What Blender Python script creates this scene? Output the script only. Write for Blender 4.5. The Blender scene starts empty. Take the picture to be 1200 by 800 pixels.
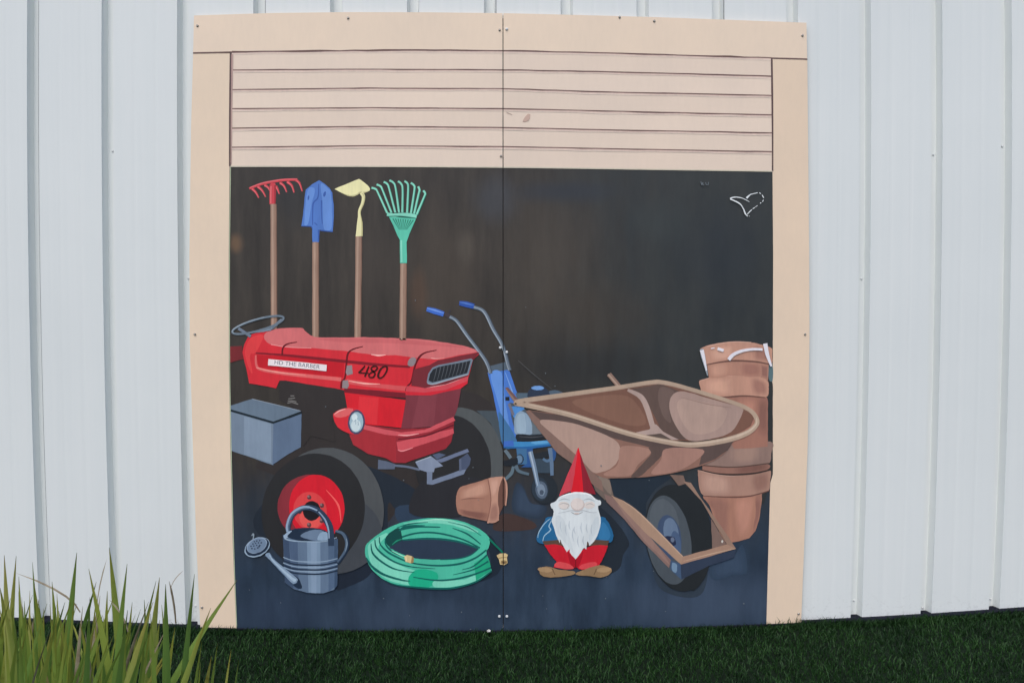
import bpy, bmesh, math, random
from mathutils import Vector, Euler, Matrix
from mathutils.geometry import tessellate_polygon

random.seed(7)
C = bpy.context.scene.collection
SC = bpy.context.scene

# ------------------------------------------------------------------ camera
CAM_POS = Vector((0.0, -3.048, 1.273))
CAM_ROT = Euler((math.radians(90 - 2.1), 0.0, math.radians(-1.2)), 'XYZ')
cam_data = bpy.data.cameras.new('camera')
cam_data.lens = 27.0
cam_data.sensor_width = 36.0
cam_data.clip_start = 0.05
cam_data.clip_end = 2000
cam = bpy.data.objects.new('camera', cam_data)
C.objects.link(cam)
cam.location = CAM_POS
cam.rotation_euler = CAM_ROT
SC.camera = cam

# ------------------------------------------------------------------ light (soft, sun veiled by cloud)
SUN_EL, SUN_AZ = math.radians(58), math.radians(200)     # azimuth from +Y (north), clockwise: the sun is behind the camera
world = bpy.data.worlds.new('World')
SC.world = world
world.use_nodes = True
wn = world.node_tree
sky = wn.nodes.new('ShaderNodeTexSky')
sky.sky_type = 'NISHITA'
sky.sun_disc = False
sky.sun_elevation = SUN_EL
sky.sun_rotation = SUN_AZ
sky.air_density = 1.0
sky.dust_density = 2.5
wn.links.new(sky.outputs[0], wn.nodes['Background'].inputs[0])
wn.nodes['Background'].inputs[1].default_value = 0.15
sl = bpy.data.lights.new('sun', 'SUN')
sl.energy = 1.4
sl.angle = math.radians(40)
sl.color = (1.0, 0.95, 0.88)
sun = bpy.data.objects.new('sun', sl)
C.objects.link(sun)
sun.rotation_euler = (math.radians(90) - SUN_EL, 0, math.pi - SUN_AZ)
SC.view_settings.view_transform = 'Standard'
SC.view_settings.look = 'None'
SC.view_settings.exposure = 0.27
SC.view_settings.gamma = 1.0

ILLUM = (0.765, 0.78, 0.81)      # what a white card on the wall shows, linear
SHEEN = 0.011                   # what the gloss of the paint adds, linear


# ------------------------------------------------------------------ helpers
def lin(c):
    c /= 255.0
    return c / 12.92 if c <= 0.04045 else ((c + 0.055) / 1.055) ** 2.4


def base(rgb):
    return tuple(max(0.004, (lin(v) - SHEEN) / e) for v, e in zip(rgb, ILLUM)) + (1.0,)


def tag(o, label=None, cat=None, group=None, kind=None):
    for k, v in (('label', label), ('category', cat), ('group', group), ('kind', kind)):
        if v:
            o[k] = v
    return o


def link(name, me, parent=None):
    o = bpy.data.objects.new(name, me)
    C.objects.link(o)
    if parent:
        o.parent = parent
    return o


def mat_new(name, rough=0.5, spec=0.4):
    m = bpy.data.materials.new(name)
    m.use_nodes = True
    b = m.node_tree.nodes['Principled BSDF']
    b.inputs['Roughness'].default_value = rough
    b.inputs['Specular IOR Level'].default_value = spec
    return m, m.node_tree, b


def node(nt, t, **kw):
    n = nt.nodes.new(t)
    for k, v in kw.items():
        setattr(n, k, v)
    return n


def noise(nt, coord, scale, detail=4.0, rough=0.6, stretch=(1, 1, 1)):
    mp = node(nt, 'ShaderNodeMapping')
    mp.inputs['Scale'].default_value = stretch
    nt.links.new(coord, mp.inputs[0])
    n = node(nt, 'ShaderNodeTexNoise')
    n.inputs['Scale'].default_value = scale
    n.inputs['Detail'].default_value = detail
    n.inputs['Roughness'].default_value = rough
    nt.links.new(mp.outputs[0], n.inputs['Vector'])
    return n.outputs['Fac']


def ramp(nt, fac, stops):
    r = node(nt, 'ShaderNodeValToRGB')
    e = r.color_ramp.elements
    while len(e) < len(stops):
        e.new(0.5)
    for k, (p, c) in enumerate(stops):
        e[k].position = p
        e[k].color = c if len(c) == 4 else tuple(c) + (1,)
    nt.links.new(fac, r.inputs[0])
    return r.outputs['Color']


def mix(nt, fac, a, b, mode='MIX'):
    n = node(nt, 'ShaderNodeMix', data_type='RGBA', blend_type=mode)
    for v, i in ((fac, 0), (a, 6), (b, 7)):
        if hasattr(v, 'is_linked'):
            nt.links.new(v, n.inputs[i])
        else:
            n.inputs[i].default_value = v
    return n.outputs[2]


def bump(nt, b, h, strength, dist=0.002):
    n = node(nt, 'ShaderNodeBump')
    n.inputs['Strength'].default_value = strength
    n.inputs['Distance'].default_value = dist
    nt.links.new(h, n.inputs['Height'])
    nt.links.new(n.outputs[0], b.inputs['Normal'])


def brush_group():
    """Hand-brushed mural paint: streaks, thin spots and a little ply grain over one flat colour."""
    g = bpy.data.node_groups.new('brushed_paint', 'ShaderNodeTree')
    g.interface.new_socket('Color', in_out='INPUT', socket_type='NodeSocketColor')
    g.interface.new_socket('Color', in_out='OUTPUT', socket_type='NodeSocketColor')
    g.interface.new_socket('Height', in_out='OUTPUT', socket_type='NodeSocketFloat')
    gi, go = g.nodes.new('NodeGroupInput'), g.nodes.new('NodeGroupOutput')
    tc = g.nodes.new('ShaderNodeTexCoord').outputs['Object']
    n1 = noise(g, tc, 14, 5, 0.65, (1, 1, 0.35))
    n2 = noise(g, tc, 90, 3, 0.6, (1, 1, 0.12))
    c1 = ramp(g, n1, [(0.28, (0.88, 0.885, 0.89)), (0.52, (1, 1, 1)), (0.75, (1.09, 1.085, 1.08))])
    c2 = ramp(g, n2, [(0.3, (0.955, 0.955, 0.96)), (0.7, (1.035, 1.035, 1.03))])
    a = mix(g, 1.0, gi.outputs[0], c1, 'MULTIPLY')
    a = mix(g, 1.0, a, c2, 'MULTIPLY')
    g.links.new(a, go.inputs[0])
    g.links.new(n2, go.inputs[1])
    return g


BRUSH = brush_group()
_paint = {}
MUTE = [0.07]       # how far a passage of the painting is greyed down


def paint(rgb):
    if not isinstance(rgb, tuple):
        return rgb
    g_ = 0.35 * rgb[0] + 0.5 * rgb[1] + 0.15 * rgb[2]
    rgb = tuple(round(v + (g_ - v) * MUTE[0]) for v in rgb)
    if rgb in _paint:
        return _paint[rgb]
    m, nt, b = mat_new('paint', 0.48, 0.35)
    g = node(nt, 'ShaderNodeGroup')
    g.node_tree = BRUSH
    g.inputs[0].default_value = base(rgb)
    nt.links.new(g.outputs[0], b.inputs['Base Color'])
    bump(nt, b, g.outputs[1], 0.25, 0.0006)
    _paint[rgb] = m
    return m


def board_paint(rgb):
    """House paint rolled on smooth board: nearly even, faint lap marks."""
    m, nt, b = mat_new('board_paint', 0.5, 0.35)
    tc = node(nt, 'ShaderNodeTexCoord').outputs['Object']
    a = ramp(nt, noise(nt, tc, 3.5, 4, 0.55), [(0.3, (0.965, 0.97, 0.975)), (0.7, (1.03, 1.025, 1.015))])
    c = ramp(nt, noise(nt, tc, 70, 3, 0.6, (1, 1, 0.3)), [(0.3, (0.985, 0.985, 0.985)), (0.7, (1.012, 1.012, 1.012))])
    nt.links.new(mix(nt, 1.0, mix(nt, 1.0, base(rgb), a, 'MULTIPLY'), c, 'MULTIPLY'), b.inputs['Base Color'])
    bump(nt, b, noise(nt, tc, 120, 3), 0.15, 0.0005)
    return m


# ------------------------------------------------------------------ the face of the mural
# Mural coordinates: the boards' faces lie in the plane y = FACE.  Outlines are drawn in sketch units (taken off
# the photograph) and put on that plane once, as metres; everything painted is flat on the boards.
FACE = -0.018
_R = CAM_ROT.to_matrix()


def on_face(px, py, y=FACE):
    d = _R @ Vector(((px - 600) / 900.0, (400 - py) / 900.0, -1.0))
    t = (y - CAM_POS.y) / d.y
    p = CAM_POS + d * t
    return p.x, p.z


SKETCH = [0.0, 0.0, 1.0]


def G(x0=0.0, y0=0.0, s=1.0):
    SKETCH[:] = [x0, y0, s]


def to_px(p):
    return SKETCH[0] + p[0] / SKETCH[2], SKETCH[1] + p[1] / SKETCH[2]


def spline(pts, closed, n=5):
    """Catmull-Rom; a point given with a third value is a corner."""
    k = len(pts)
    out = []
    seg = k if closed else k - 1
    for i in range(seg):
        p1, p2 = pts[i], pts[(i + 1) % k]
        p0 = pts[i - 1] if (closed or i > 0) else p1
        p3 = pts[(i + 2) % k] if (closed or i + 2 < k) else p2
        if len(p1) > 2:
            p0 = p1
        if len(p2) > 2:
            p3 = p2
        for j in range(n):
            t = j / n
            q = []
            for a in (0, 1):
                q.append(0.5 * (2 * p1[a] + (p2[a] - p0[a]) * t + (2 * p0[a] - 5 * p1[a] + 4 * p2[a] - p3[a]) * t * t
                                + (3 * p1[a] - p0[a] - 3 * p2[a] + p3[a]) * t ** 3))
            out.append(tuple(q))
    if not closed:
        out.append(tuple(pts[-1][:2]))
    return out


SEAM_PX = 589.6
STEP = 0.00002
DBG = False
HAND = random.Random(5)


class Paint:
    """One painted piece: flat layers, each a hair above the one below, in one mesh."""
    level = 0

    def __init__(self, name, parent, label=None):
        self.name, self.parent, self.label = name, parent, label
        self.v, self.f, self.m, self.mats = [], [], [], []

    def _add(self, polys, col, px=False):
        mat = paint(col)
        if mat not in self.mats:
            self.mats.append(mat)
        mi = self.mats.index(mat)
        Paint.level += 1
        y = FACE - 0.0003 - Paint.level * STEP
        for poly in polys:
            b = len(self.v)
            pts = []
            run = [p if px else to_px(p) for p in poly]
            if not px:                           # a brush never holds a perfectly straight edge
                walk = []
                for a_, c_ in zip(run, run[1:] + run[:1]):
                    k_ = min(8, max(1, int(math.hypot(c_[0] - a_[0], c_[1] - a_[1]) / 7)))
                    for i_ in range(k_):
                        t_ = i_ / k_
                        j_ = 0.22 if (i_ or len(run) > 8) else 0.0
                        walk.append((a_[0] + (c_[0] - a_[0]) * t_ + HAND.uniform(-j_, j_), a_[1] + (c_[1] - a_[1]) * t_ + HAND.uniform(-j_, j_)))
                run = walk
            for q in run:
                u, w = on_face(*q)
                pts.append(Vector((u, y, w)))
            self.v += pts
            if len(pts) > 4:
                for t in tessellate_polygon([pts]):
                    self.f.append(tuple(b + i for i in t))
                    self.m.append(mi)
            else:
                self.f.append(tuple(range(b, b + len(pts))))
                self.m.append(mi)

    def P(self, col, pts, smooth=False):
        self._add([spline(pts, True) if smooth else [p[:2] for p in pts]], col)
        return self

    def B(self, c0, c1, pts, n=5, smooth=True):
        """A blended passage: worked from c0 at its rim to c1 at its heart."""
        cx = sum(p[0] for p in pts) / len(pts)
        cy = sum(p[1] for p in pts) / len(pts)
        for i in range(n):
            k, t = 1.0 - 0.55 * i / n, (i + 1) / n
            self.P(tuple(round(a + (b_ - a) * t) for a, b_ in zip(c0, c1)),
                   [(cx + (p[0] - cx) * k, cy + (p[1] - cy) * k) + tuple(p[2:]) for p in pts], smooth)
        return self

    def E(self, col, cx, cy, rx, ry, rot=0.0, n=36):
        c, s = math.cos(math.radians(rot)), math.sin(math.radians(rot))
        self._add([[(cx + rx * math.cos(a) * c - ry * math.sin(a) * s, cy + rx * math.cos(a) * s + ry * math.sin(a) * c)
                    for a in [2 * math.pi * i / n for i in range(n)]]], col)
        return self

    def S(self, col, pts, w, smooth=True, closed=False, n=5):
        """A brush line; w is its width in photograph units, one number or one per end."""
        q = [to_px(p) for p in (spline(pts, closed, n) if smooth else pts)]
        k = len(q)
        if not isinstance(w, (list, tuple)):
            w = (w, w)
        L, R = [], []
        for i in range(k):
            a = q[i - 1] if (i > 0 or closed) else q[i]
            b = q[(i + 1) % k] if (i < k - 1 or closed) else q[i]
            dx, dy = b[0] - a[0], b[1] - a[1]
            l = math.hypot(dx, dy) or 1.0
            f = i / max(1, k - 1) * (len(w) - 1)
            j = min(int(f), len(w) - 2)
            h = 0.5 * (w[j] + (w[j + 1] - w[j]) * (f - j))
            L.append((q[i][0] - dy / l * h, q[i][1] + dx / l * h))
            R.append((q[i][0] + dy / l * h, q[i][1] - dx / l * h))
        polys = []
        for i in range(k if closed else k - 1):
            j = (i + 1) % k
            polys.append([L[i], L[j], R[j], R[i]])
        self._add(polys, col, px=True)
        return self

    def done(self):
        if DBG:
            print('LEVEL', self.name, Paint.level)
        me = bpy.data.meshes.new(self.name)
        me.from_pydata([tuple(p) for p in self.v], [], self.f)
        for m in self.mats:
            me.materials.append(m)
        me.polygons.foreach_set('material_index', self.m)
        bm = bmesh.new()
        bm.from_mesh(me)
        bm.normal_update()
        for f in bm.faces:
            if f.normal.y > 0:
                f.normal_flip()
        us = [p.x for p in self.v]
        seam = on_face(SEAM_PX, 400)[0]
        if min(us) < seam < max(us):                 # the joint between the boards cuts through the paint
            g = 0.0017
            for x in (seam - g, seam + g):
                bmesh.ops.bisect_plane(bm, geom=bm.verts[:] + bm.edges[:] + bm.faces[:], dist=1e-7,
                                       plane_co=(x, 0, 0), plane_no=(1, 0, 0))
            kill = [f for f in bm.faces if abs(f.calc_center_median().x - seam) < g * 0.99]
            bmesh.ops.delete(bm, geom=kill, context='FACES')
        bm.to_mesh(me)
        bm.free()
        o = link(self.name, me, self.parent)
        tag(o, self.label)
        return o


def slab(name, parent, outline, thick, col, label=None, lines=(), back=FACE):
    """A thin board lying on the face: its outline in sketch units, real thickness, dark shadow lines painted along it."""
    seam = on_face(SEAM_PX, 400)[0]
    pts = []
    for p in outline:
        u, w = on_face(*p)
        if p[0] in (588.9, 590.3):               # boards meet in a plumb joint
            u = seam + (0.0017 if p[0] > SEAM_PX else -0.0017)
        pts.append((u, w))
    n = len(pts)
    bm = bmesh.new()
    fr = [bm.verts.new((u, back - thick, w)) for u, w in pts]
    bk = [bm.verts.new((u, back, w)) for u, w in pts]
    f = bm.faces.new(fr)
    for i in range(n):
        bm.faces.new((fr[i], fr[(i + 1) % n], bk[(i + 1) % n], bk[i]))
    bmesh.ops.recalc_face_normals(bm, faces=bm.faces[:])
    for ff in bm.faces:
        pass
    me = bpy.data.meshes.new(name)
    bm.to_mesh(me)
    bm.free()
    me.materials.append(board_paint(col) if isinstance(col, tuple) else col)
    if me.polygons[0].normal.y > 0:
        me.flip_normals()
    o = link(name, me, parent)
    if label:
        o['label'] = label
    return o


# ================================================================== SETTING: ground
def lawn_z(x, y):
    """The lawn creeps a few centimetres up the wall towards both ends."""
    xx = min(abs(x - 0.05), 2.6)
    rise = 0.0155 * xx * xx
    k = max(0.0, 1.0 - max(0.0, -y) / 2.6)
    return rise * k * k


m_ground, nt, b = mat_new('turf_backing', 0.95, 0.1)
tc = node(nt, 'ShaderNodeTexCoord').outputs['Object']
nt.links.new(ramp(nt, noise(nt, tc, 40, 5), [(0.3, (0.005, 0.010, 0.006)), (0.7, (0.010, 0.021, 0.011))]), b.inputs['Base Color'])

bm = bmesh.new()
xs = [-150, -60, -25, -10, -5] + [-3.6 + 0.2 * i for i in range(37)] + [5, 10, 25, 60, 150]
ys = [3.0, 0.6, 0.02, -0.1, -0.25, -0.5, -0.8, -1.2, -1.6, -2.1, -2.6, -3.2, -6, -15, -50, -200]
grid = [[bm.verts.new((x, y, lawn_z(x, y) - 0.004)) for x in xs] for y in ys]
for j in range(len(ys) - 1):
    for i in range(len(xs) - 1):
        bm.faces.new((grid[j][i], grid[j + 1][i], grid[j + 1][i + 1], grid[j][i + 1]))
me = bpy.data.meshes.new('lawn')
bm.to_mesh(me)
bm.free()
me.materials.append(m_ground)
lawn = tag(link('lawn', me), 'dark green lawn in front of the painted wall', 'lawn', kind='structure')

# grass blades of the turf, one mass
m_turf, nt, b = mat_new('turf_blade', 0.6, 0.25)
tc = node(nt, 'ShaderNodeTexCoord').outputs['Object']
big = ramp(nt, noise(nt, tc, 5, 3), [(0.35, (0.55, 0.6, 0.6)), (0.65, (1.15, 1.1, 1.0))])
fine = ramp(nt, noise(nt, tc, 150, 2), [(0.3, (0.007, 0.026, 0.007)), (0.53, (0.016, 0.056, 0.013)), (0.74, (0.042, 0.094, 0.024)), (0.88, (0.11, 0.125, 0.055))])
nt.links.new(mix(nt, 1.0, fine, big, 'MULTIPLY'), b.inputs['Base Color'])


def turf():
    rng = random.Random(3)
    v, f = [], []

    def blade(x, y, h, w):
        a = rng.uniform(0, math.tau)
        lean = rng.uniform(0.1, 0.9) * h
        la = rng.uniform(0, math.tau)
        z = lawn_z(x, y) - 0.003
        cx, sx = math.cos(a) * w, math.sin(a) * w
        lx, ly = math.cos(la) * lean, math.sin(la) * lean
        if y + ly > -0.05:
            ly = min(0.0, ly)
        i = len(v)
        v.extend(((x - cx, y - sx, z), (x + cx, y + sx, z), (x - cx * .8 + lx * .35, y - sx * .8 + ly * .35, z + h * .62),
                  (x + cx * .8 + lx * .35, y + sx * .8 + ly * .35, z + h * .62), (x + lx, y + ly, z + h)))
        f.append((i, i + 1, i + 3, i + 2))
        f.append((i + 2, i + 3, i + 4))

    for _ in range(120000):
        x = rng.uniform(-3.1, 3.3)
        y = -0.035 - 2.0 * rng.random() ** 1.25
        if abs(x) > 1.0 + (3.05 + y) * 0.85:
            continue
        blade(x, y, rng.uniform(0.010, 0.03) * (1.35 if rng.random() < 0.06 else 1), rng.uniform(0.0012, 0.0026))
    for _ in range(11000):                              # a ragged fringe along the foot of the wall
        x = rng.uniform(-3.1, 3.3)
        blade(x, -0.04 - rng.random() * 0.03, rng.uniform(0.012, 0.036) * (0.6 + 0.6 * abs(math.sin(x * 3.1) * math.sin(x * 7.7 + 1))), rng.uniform(0.001, 0.002))
    for cx, wd, cnt, hh in ((1.24, .05, 60, .045), (1.34, .09, 90, .035), (1.75, .12, 60, .03), (2.02, .05, 50, .035), (-1.55, .3, 160, .03), (-1.2, .08, 60, .035), (-.2, .4, 60, .028), (.5, .3, 40, .026)):
        for _ in range(cnt):
            blade(rng.gauss(cx, wd), -0.028 - rng.random() * 0.02, hh * rng.uniform(0.5, 1.15), rng.uniform(0.0009, 0.0018))
    me = bpy.data.meshes.new('grass')
    me.from_pydata(v, [], f)
    me.materials.append(m_turf)
    return me


tag(link('grass', turf()), 'short dark green turf blades covering the lawn by the wall', 'grass', kind='stuff')

# ================================================================== SETTING: ribbed metal wall
m_metal, nt, b = mat_new('painted_metal', 0.42, 0.4)
tc = node(nt, 'ShaderNodeTexCoord').outputs['Object']
streak = ramp(nt, noise(nt, tc, 7, 6, 0.7, (5.0, 1, 0.06)), [(0.3, (0.765, 0.80, 0.79)), (0.7, (0.80, 0.828, 0.815))])
cloud = ramp(nt, noise(nt, tc, 1.3, 4), [(0.3, (0.95, 0.955, 0.96)), (0.7, (1.0, 1.0, 1.0))])
wcol = mix(nt, 1.0, streak, cloud, 'MULTIPLY')
sepw = node(nt, 'ShaderNodeSeparateXYZ')
nt.links.new(tc, sepw.inputs[0])
low = node(nt, 'ShaderNodeMapRange')                    # soil splashed up from the lawn
for k_, q_ in enumerate((0.03, 0.16, 1.0, 0.0)):
    low.inputs[k_ + 1].default_value = q_
nt.links.new(sepw.outputs[2], low.inputs[0])
spl = node(nt, 'ShaderNodeMath', operation='MULTIPLY')
nt.links.new(low.outputs[0], spl.inputs[0])
nt.links.new(ramp(nt, noise(nt, tc, 45, 6, 0.75), [(0.53, (0, 0, 0)), (0.72, (0.5, 0.5, 0.5))]), spl.inputs[1])
wcol = mix(nt, spl.outputs[0], wcol, (0.30, 0.30, 0.28, 1))
nt.links.new(wcol, b.inputs['Base Color'])
bump(nt, b, noise(nt, tc, 6, 3, 0.5, (2.0, 1, 0.3)), 0.25, 0.004)
m_lap, nt, b = mat_new('lap_shadow_gap', 0.7, 0.2)
b.inputs['Base Color'].default_value = (0.10, 0.10, 0.11, 1)
m_screw, nt, b = mat_new('screw_steel', 0.45, 0.5)
b.inputs['Metallic'].default_value = 0.7
b.inputs['Base Color'].default_value = (0.42, 0.39, 0.35, 1)
m_screw_white, nt, b = mat_new('screw_painted', 0.5, 0.4)
b.inputs['Base Color'].default_value = (0.66, 0.68, 0.69, 1)
m_base, nt, b = mat_new('base_strip', 0.8, 0.12)
tc = node(nt, 'ShaderNodeTexCoord').outputs['Object']
nt.links.new(ramp(nt, noise(nt, tc, 25, 4, 0.6, (1, 1, 3)), [(0.3, (0.005, 0.006, 0.012)), (0.7, (0.013, 0.014, 0.026))]), b.inputs['Base Color'])

WALL_TOP = 3.6


def bow(u, z):
    """The sheets bow very slightly, as the photograph shows their ribs."""
    zc = z - 1.15
    return u * (1.0 - 0.006 * (min(u * u, 5.3) + min(zc * zc, 2.2) - 0.6))


wall = tag(link('metal_wall', None), 'tall white ribbed metal wall behind the mural', 'wall')
PITCH = 0.302
RIB0 = -0.022
ZS = [-0.06, 0.02, 0.25, 0.5, 0.8, 1.1, 1.4, 1.7, 2.0, 2.3, 2.6, 3.0, WALL_TOP]
GD, GO, GF = 0.033, 0.0250, 0.0168        # groove depth, half opening, half floor


def rib_u(i):
    return RIB0 + (i - 7) * PITCH          # rib number 7 is the one just left of the mural's joint


def make_sheet(i0):
    """Three ribs wide; its right edge laps over the next sheet."""
    # it starts on the right lip of rib i0, lapping over its neighbour, and ends under the next sheet's lap
    prof = [(rib_u(i0) + GO - 0.002, -0.0014)]
    for k in range(3):
        c = rib_u(i0 + k)
        for q in (0.36, 0.64):                 # two faint pencil ribs on each flat
            x = c + PITCH * q
            prof += [(x - 0.009, 0.0), (x - 0.004, 0.0004), (x + 0.004, 0.0004), (x + 0.009, 0.0)]
        c = rib_u(i0 + k + 1)
        prof += [(c - GO, 0.0), (c - GF, GD), (c + GF, GD), (c + GO, 0.0)]
    prof.append((rib_u(i0 + 3) + GO + 0.006, 0.0))
    v, f = [], []
    for z in ZS:
        for (u, y) in prof:
            v.append((bow(u, z), y, z))
    n = len(prof)
    for j in range(len(ZS) - 1):
        for i in range(n - 1):
            a = j * n + i
            f.append((a, a + 1, a + n + 1, a + n))
    me = bpy.data.meshes.new('metal_sheet')
    me.from_pydata(v, [], f)
    me.materials.append(m_metal)
    o = link('metal_sheet', me, wall)
    md = o.modifiers.new('thickness', 'SOLIDIFY')
    md.thickness = 0.0012
    md.offset = 1.0
    return o


def disc_mesh(name, r, h, mat, n=10):
    bm = bmesh.new()
    rings = []
    for rr, y in ((r, 0.0), (r, -h * 0.5), (r * 0.6, -h)):
        rings.append([bm.verts.new((rr * math.cos(math.tau * i / n), y, rr * math.sin(math.tau * i / n))) for i in range(n)])
    for a, c in zip(rings, rings[1:]):
        for i in range(n):
            bm.faces.new((a[i], a[(i + 1) % n], c[(i + 1) % n], c[i]))
    bm.faces.new(rings[-1])
    me = bpy.data.meshes.new(name)
    bm.to_mesh(me)
    bm.free()
    me.materials.append(mat)
    return me


screw_wall_mesh = disc_mesh('screw', 0.0042, 0.0035, m_screw_white)
lap_mesh_ribs = (1, 4, 7, 10)
sheets = {}
for i0 in range(-14, 31, 3):
    sheets[i0] = make_sheet(i0)
for i in lap_mesh_ribs:                                 # the open edge of each overlap, in the groove's right corner
    v, f = [], []
    for z in ZS:
        c = rib_u(i) + GO
        v += [(bow(c - 0.0032, z), -0.0012, z), (bow(c - 0.0004, z), -0.0034, z)]
    for j in range(len(ZS) - 1):
        f.append((2 * j, 2 * j + 1, 2 * j + 3, 2 * j + 2))
    me = bpy.data.meshes.new('lap_edge')
    me.from_pydata(v, [], f)
    me.materials.append(m_lap)
    link('lap_edge', me, wall)
for i in range(0, 16):
    for z in (0.085, 1.93 if i % 3 else 1.4, 2.75):
        if 4 <= i <= 11 and z < 2.6:
            continue
        own = sheets[max(k for k in sheets if k < i)]
        zz = z + 0.02 * math.sin(i * 2.3)
        s = link('screw', screw_wall_mesh, own)
        s.location = (bow(rib_u(i) + 0.004, zz), GD - 0.0014, zz)

# the rest of the shed, out of sight behind the sheets
m_shed, nt, b = mat_new('shed_steel', 0.5, 0.4)
b.inputs['Base Color'].default_value = (0.55, 0.57, 0.6, 1)
x0, x1 = bow(rib_u(-14) - GO, 1.5) , bow(rib_u(33) - GO, 1.5)


def box(name, a, c, mat, parent):
    bm = bmesh.new()
    bmesh.ops.create_cube(bm, size=1.0)
    for vtx in bm.verts:
        for k in range(3):
            vtx.co[k] = a[k] if vtx.co[k] < 0 else c[k]
    me = bpy.data.meshes.new(name)
    bm.to_mesh(me)
    bm.free()
    me.materials.append(mat)
    return link(name, me, parent)


box('shed_body', (x0 + 0.1, 0.04, -0.05), (x1 - 0.1, 6.0, WALL_TOP - 0.02), m_shed, wall)
box('eaves_trim', (x0 - 0.05, -0.06, WALL_TOP - 0.04), (x1 + 0.05, 6.05, WALL_TOP + 0.09), m_shed, wall)

# dark strip along the foot of wall and boards
v, f = [], []
n = 60
for k in range(n + 1):
    u = -4.2 + 8.6 * k / n
    z = lawn_z(u, 0.0)
    for (y, zz) in ((-0.0195, z - 0.05), (-0.0215, z + 0.004), (-0.016, z + 0.009), (0.03, z + 0.009)):
        v.append((u, y, zz))
for k in range(n):
    for q in range(3):
        a = 4 * k + q
        f.append((a, a + 4, a + 5, a + 1))
me = bpy.data.meshes.new('base_strip')
me.from_pydata(v, [], f)
me.materials.append(m_base)
link('base_strip', me, wall)

# ================================================================== THE MURAL
mural = tag(link('mural', None), 'painted plywood mural of an open garage full of garden tools', 'mural')

TRIM = (217, 199, 181)
SLAT = (216, 199, 185)
LINE = (104, 80, 76)

left_edge = [(227.5, 18.5), (226.5, 62), (224, 150), (222, 300), (222.5, 400), (226, 520), (230.4, 640), (235, 736)]
right_edge = [(945, 27), (946, 68), (947.2, 200), (948.2, 300), (948.5, 400), (946.5, 520), (943, 620), (938.7, 731)]
top_l = [(227.5, 18.5), (320, 15.6), (407, 14.6), (500, 14.8), (588.9, 15.8)]
top_r = [(590.3, 15.8), (680, 18), (770, 20.5), (860, 23.8), (945, 27)]
bot_l = [(235, 736), (350, 739), (470, 740.5), (588.9, 741)]
bot_r = [(590.3, 741), (700, 740), (830, 736), (938.7, 731)]

# plywood boards
m_ply = paint((150, 130, 110))
slab('plywood_panel', mural, top_l + bot_l[::-1] + left_edge[:0:-1][1:], 0.016, m_ply, back=-0.002)
slab('plywood_panel', mural, top_r + right_edge[1:-1] + bot_r[::-1], 0.016, m_ply, back=-0.002)

m_gap, nt, b = mat_new('joint_shade_strip', 0.8, 0.1)
b.inputs['Base Color'].default_value = (0.03, 0.03, 0.033, 1)
u_s = on_face(SEAM_PX, 400)[0]
box('joint_shade_strip', (u_s - 0.0016, -0.011, 0.03), (u_s + 0.0016, -0.001, 2.42), m_gap, mural)  # near-black insert; the open joint's shade is put into its colour

# dark inside of the painted garage: brown-black wall above, blue-grey floor below
m_dark, nt, b = mat_new('painted_backdrop', 0.46, 0.38)
tcn = node(nt, 'ShaderNodeTexCoord')
tc = tcn.outputs['Object']
sep = node(nt, 'ShaderNodeSeparateXYZ')
nt.links.new(tc, sep.inputs[0])


def mapr(val, a0, a1, c0=0.0, c1=1.0):
    r = node(nt, 'ShaderNodeMapRange')
    r.interpolation_type = 'SMOOTHSTEP'
    for k, q in enumerate((a0, a1, c0, c1)):
        r.inputs[k + 1].default_value = q
    nt.links.new(val, r.inputs[0])
    return r.outputs[0]


def mth(op, a, c):
    r = node(nt, 'ShaderNodeMath', operation=op)
    for k, q in enumerate((a, c)):
        if hasattr(q, 'is_linked'):
            nt.links.new(q, r.inputs[k])
        else:
            r.inputs[k].default_value = q
    return r.outputs[0]


def blob(x, z, rx, rz, power=1.0):
    """A soft-edged patch of scumbled paint."""
    dx = mth('DIVIDE', mth('SUBTRACT', sep.outputs[0], x), rx)
    dz = mth('DIVIDE', mth('SUBTRACT', sep.outputs[2], z), rz)
    d = mth('SQRT', mth('ADD', mth('MULTIPLY', dx, dx), mth('MULTIPLY', dz, dz)), 0.0)
    d = mth('ADD', d, mth('MULTIPLY', mth('SUBTRACT', noise(nt, tc, 9, 5, 0.6, (1, 1, 0.4)), 0.5), 0.9))
    return mth('MULTIPLY', mapr(d, 1.1, 0.2), power)


streaks = noise(nt, tc, 9, 6, 0.65, (1.6, 1, 0.22))
wallc = ramp(nt, streaks, [(0.25, base((49, 46, 44))), (0.5, base((60, 56, 53))), (0.78, base((71, 66, 61)))])
rightc = ramp(nt, noise(nt, tc, 5, 5, 0.6, (1.2, 1, 0.4)), [(0.3, base((48, 52, 55))), (0.7, base((59, 61, 61)))])
floorc = ramp(nt, noise(nt, tc, 7, 6, 0.65, (1, 1, 0.4)), [(0.25, base((43, 52, 65))), (0.5, base((51, 63, 79))), (0.8, base((63, 77, 95)))])
xu = sep.outputs[0]
c = mix(nt, mapr(mth('ADD', xu, mth('MULTIPLY', mth('SUBTRACT', streaks, 0.5), 0.8)), -0.05, 0.75), wallc, rightc)
zz = mth('ADD', sep.outputs[2], mth('MULTIPLY', mth('SUBTRACT', streaks, 0.5), 0.35))
c = mix(nt, mapr(zz, 0.78, 0.22), c, floorc)
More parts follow.
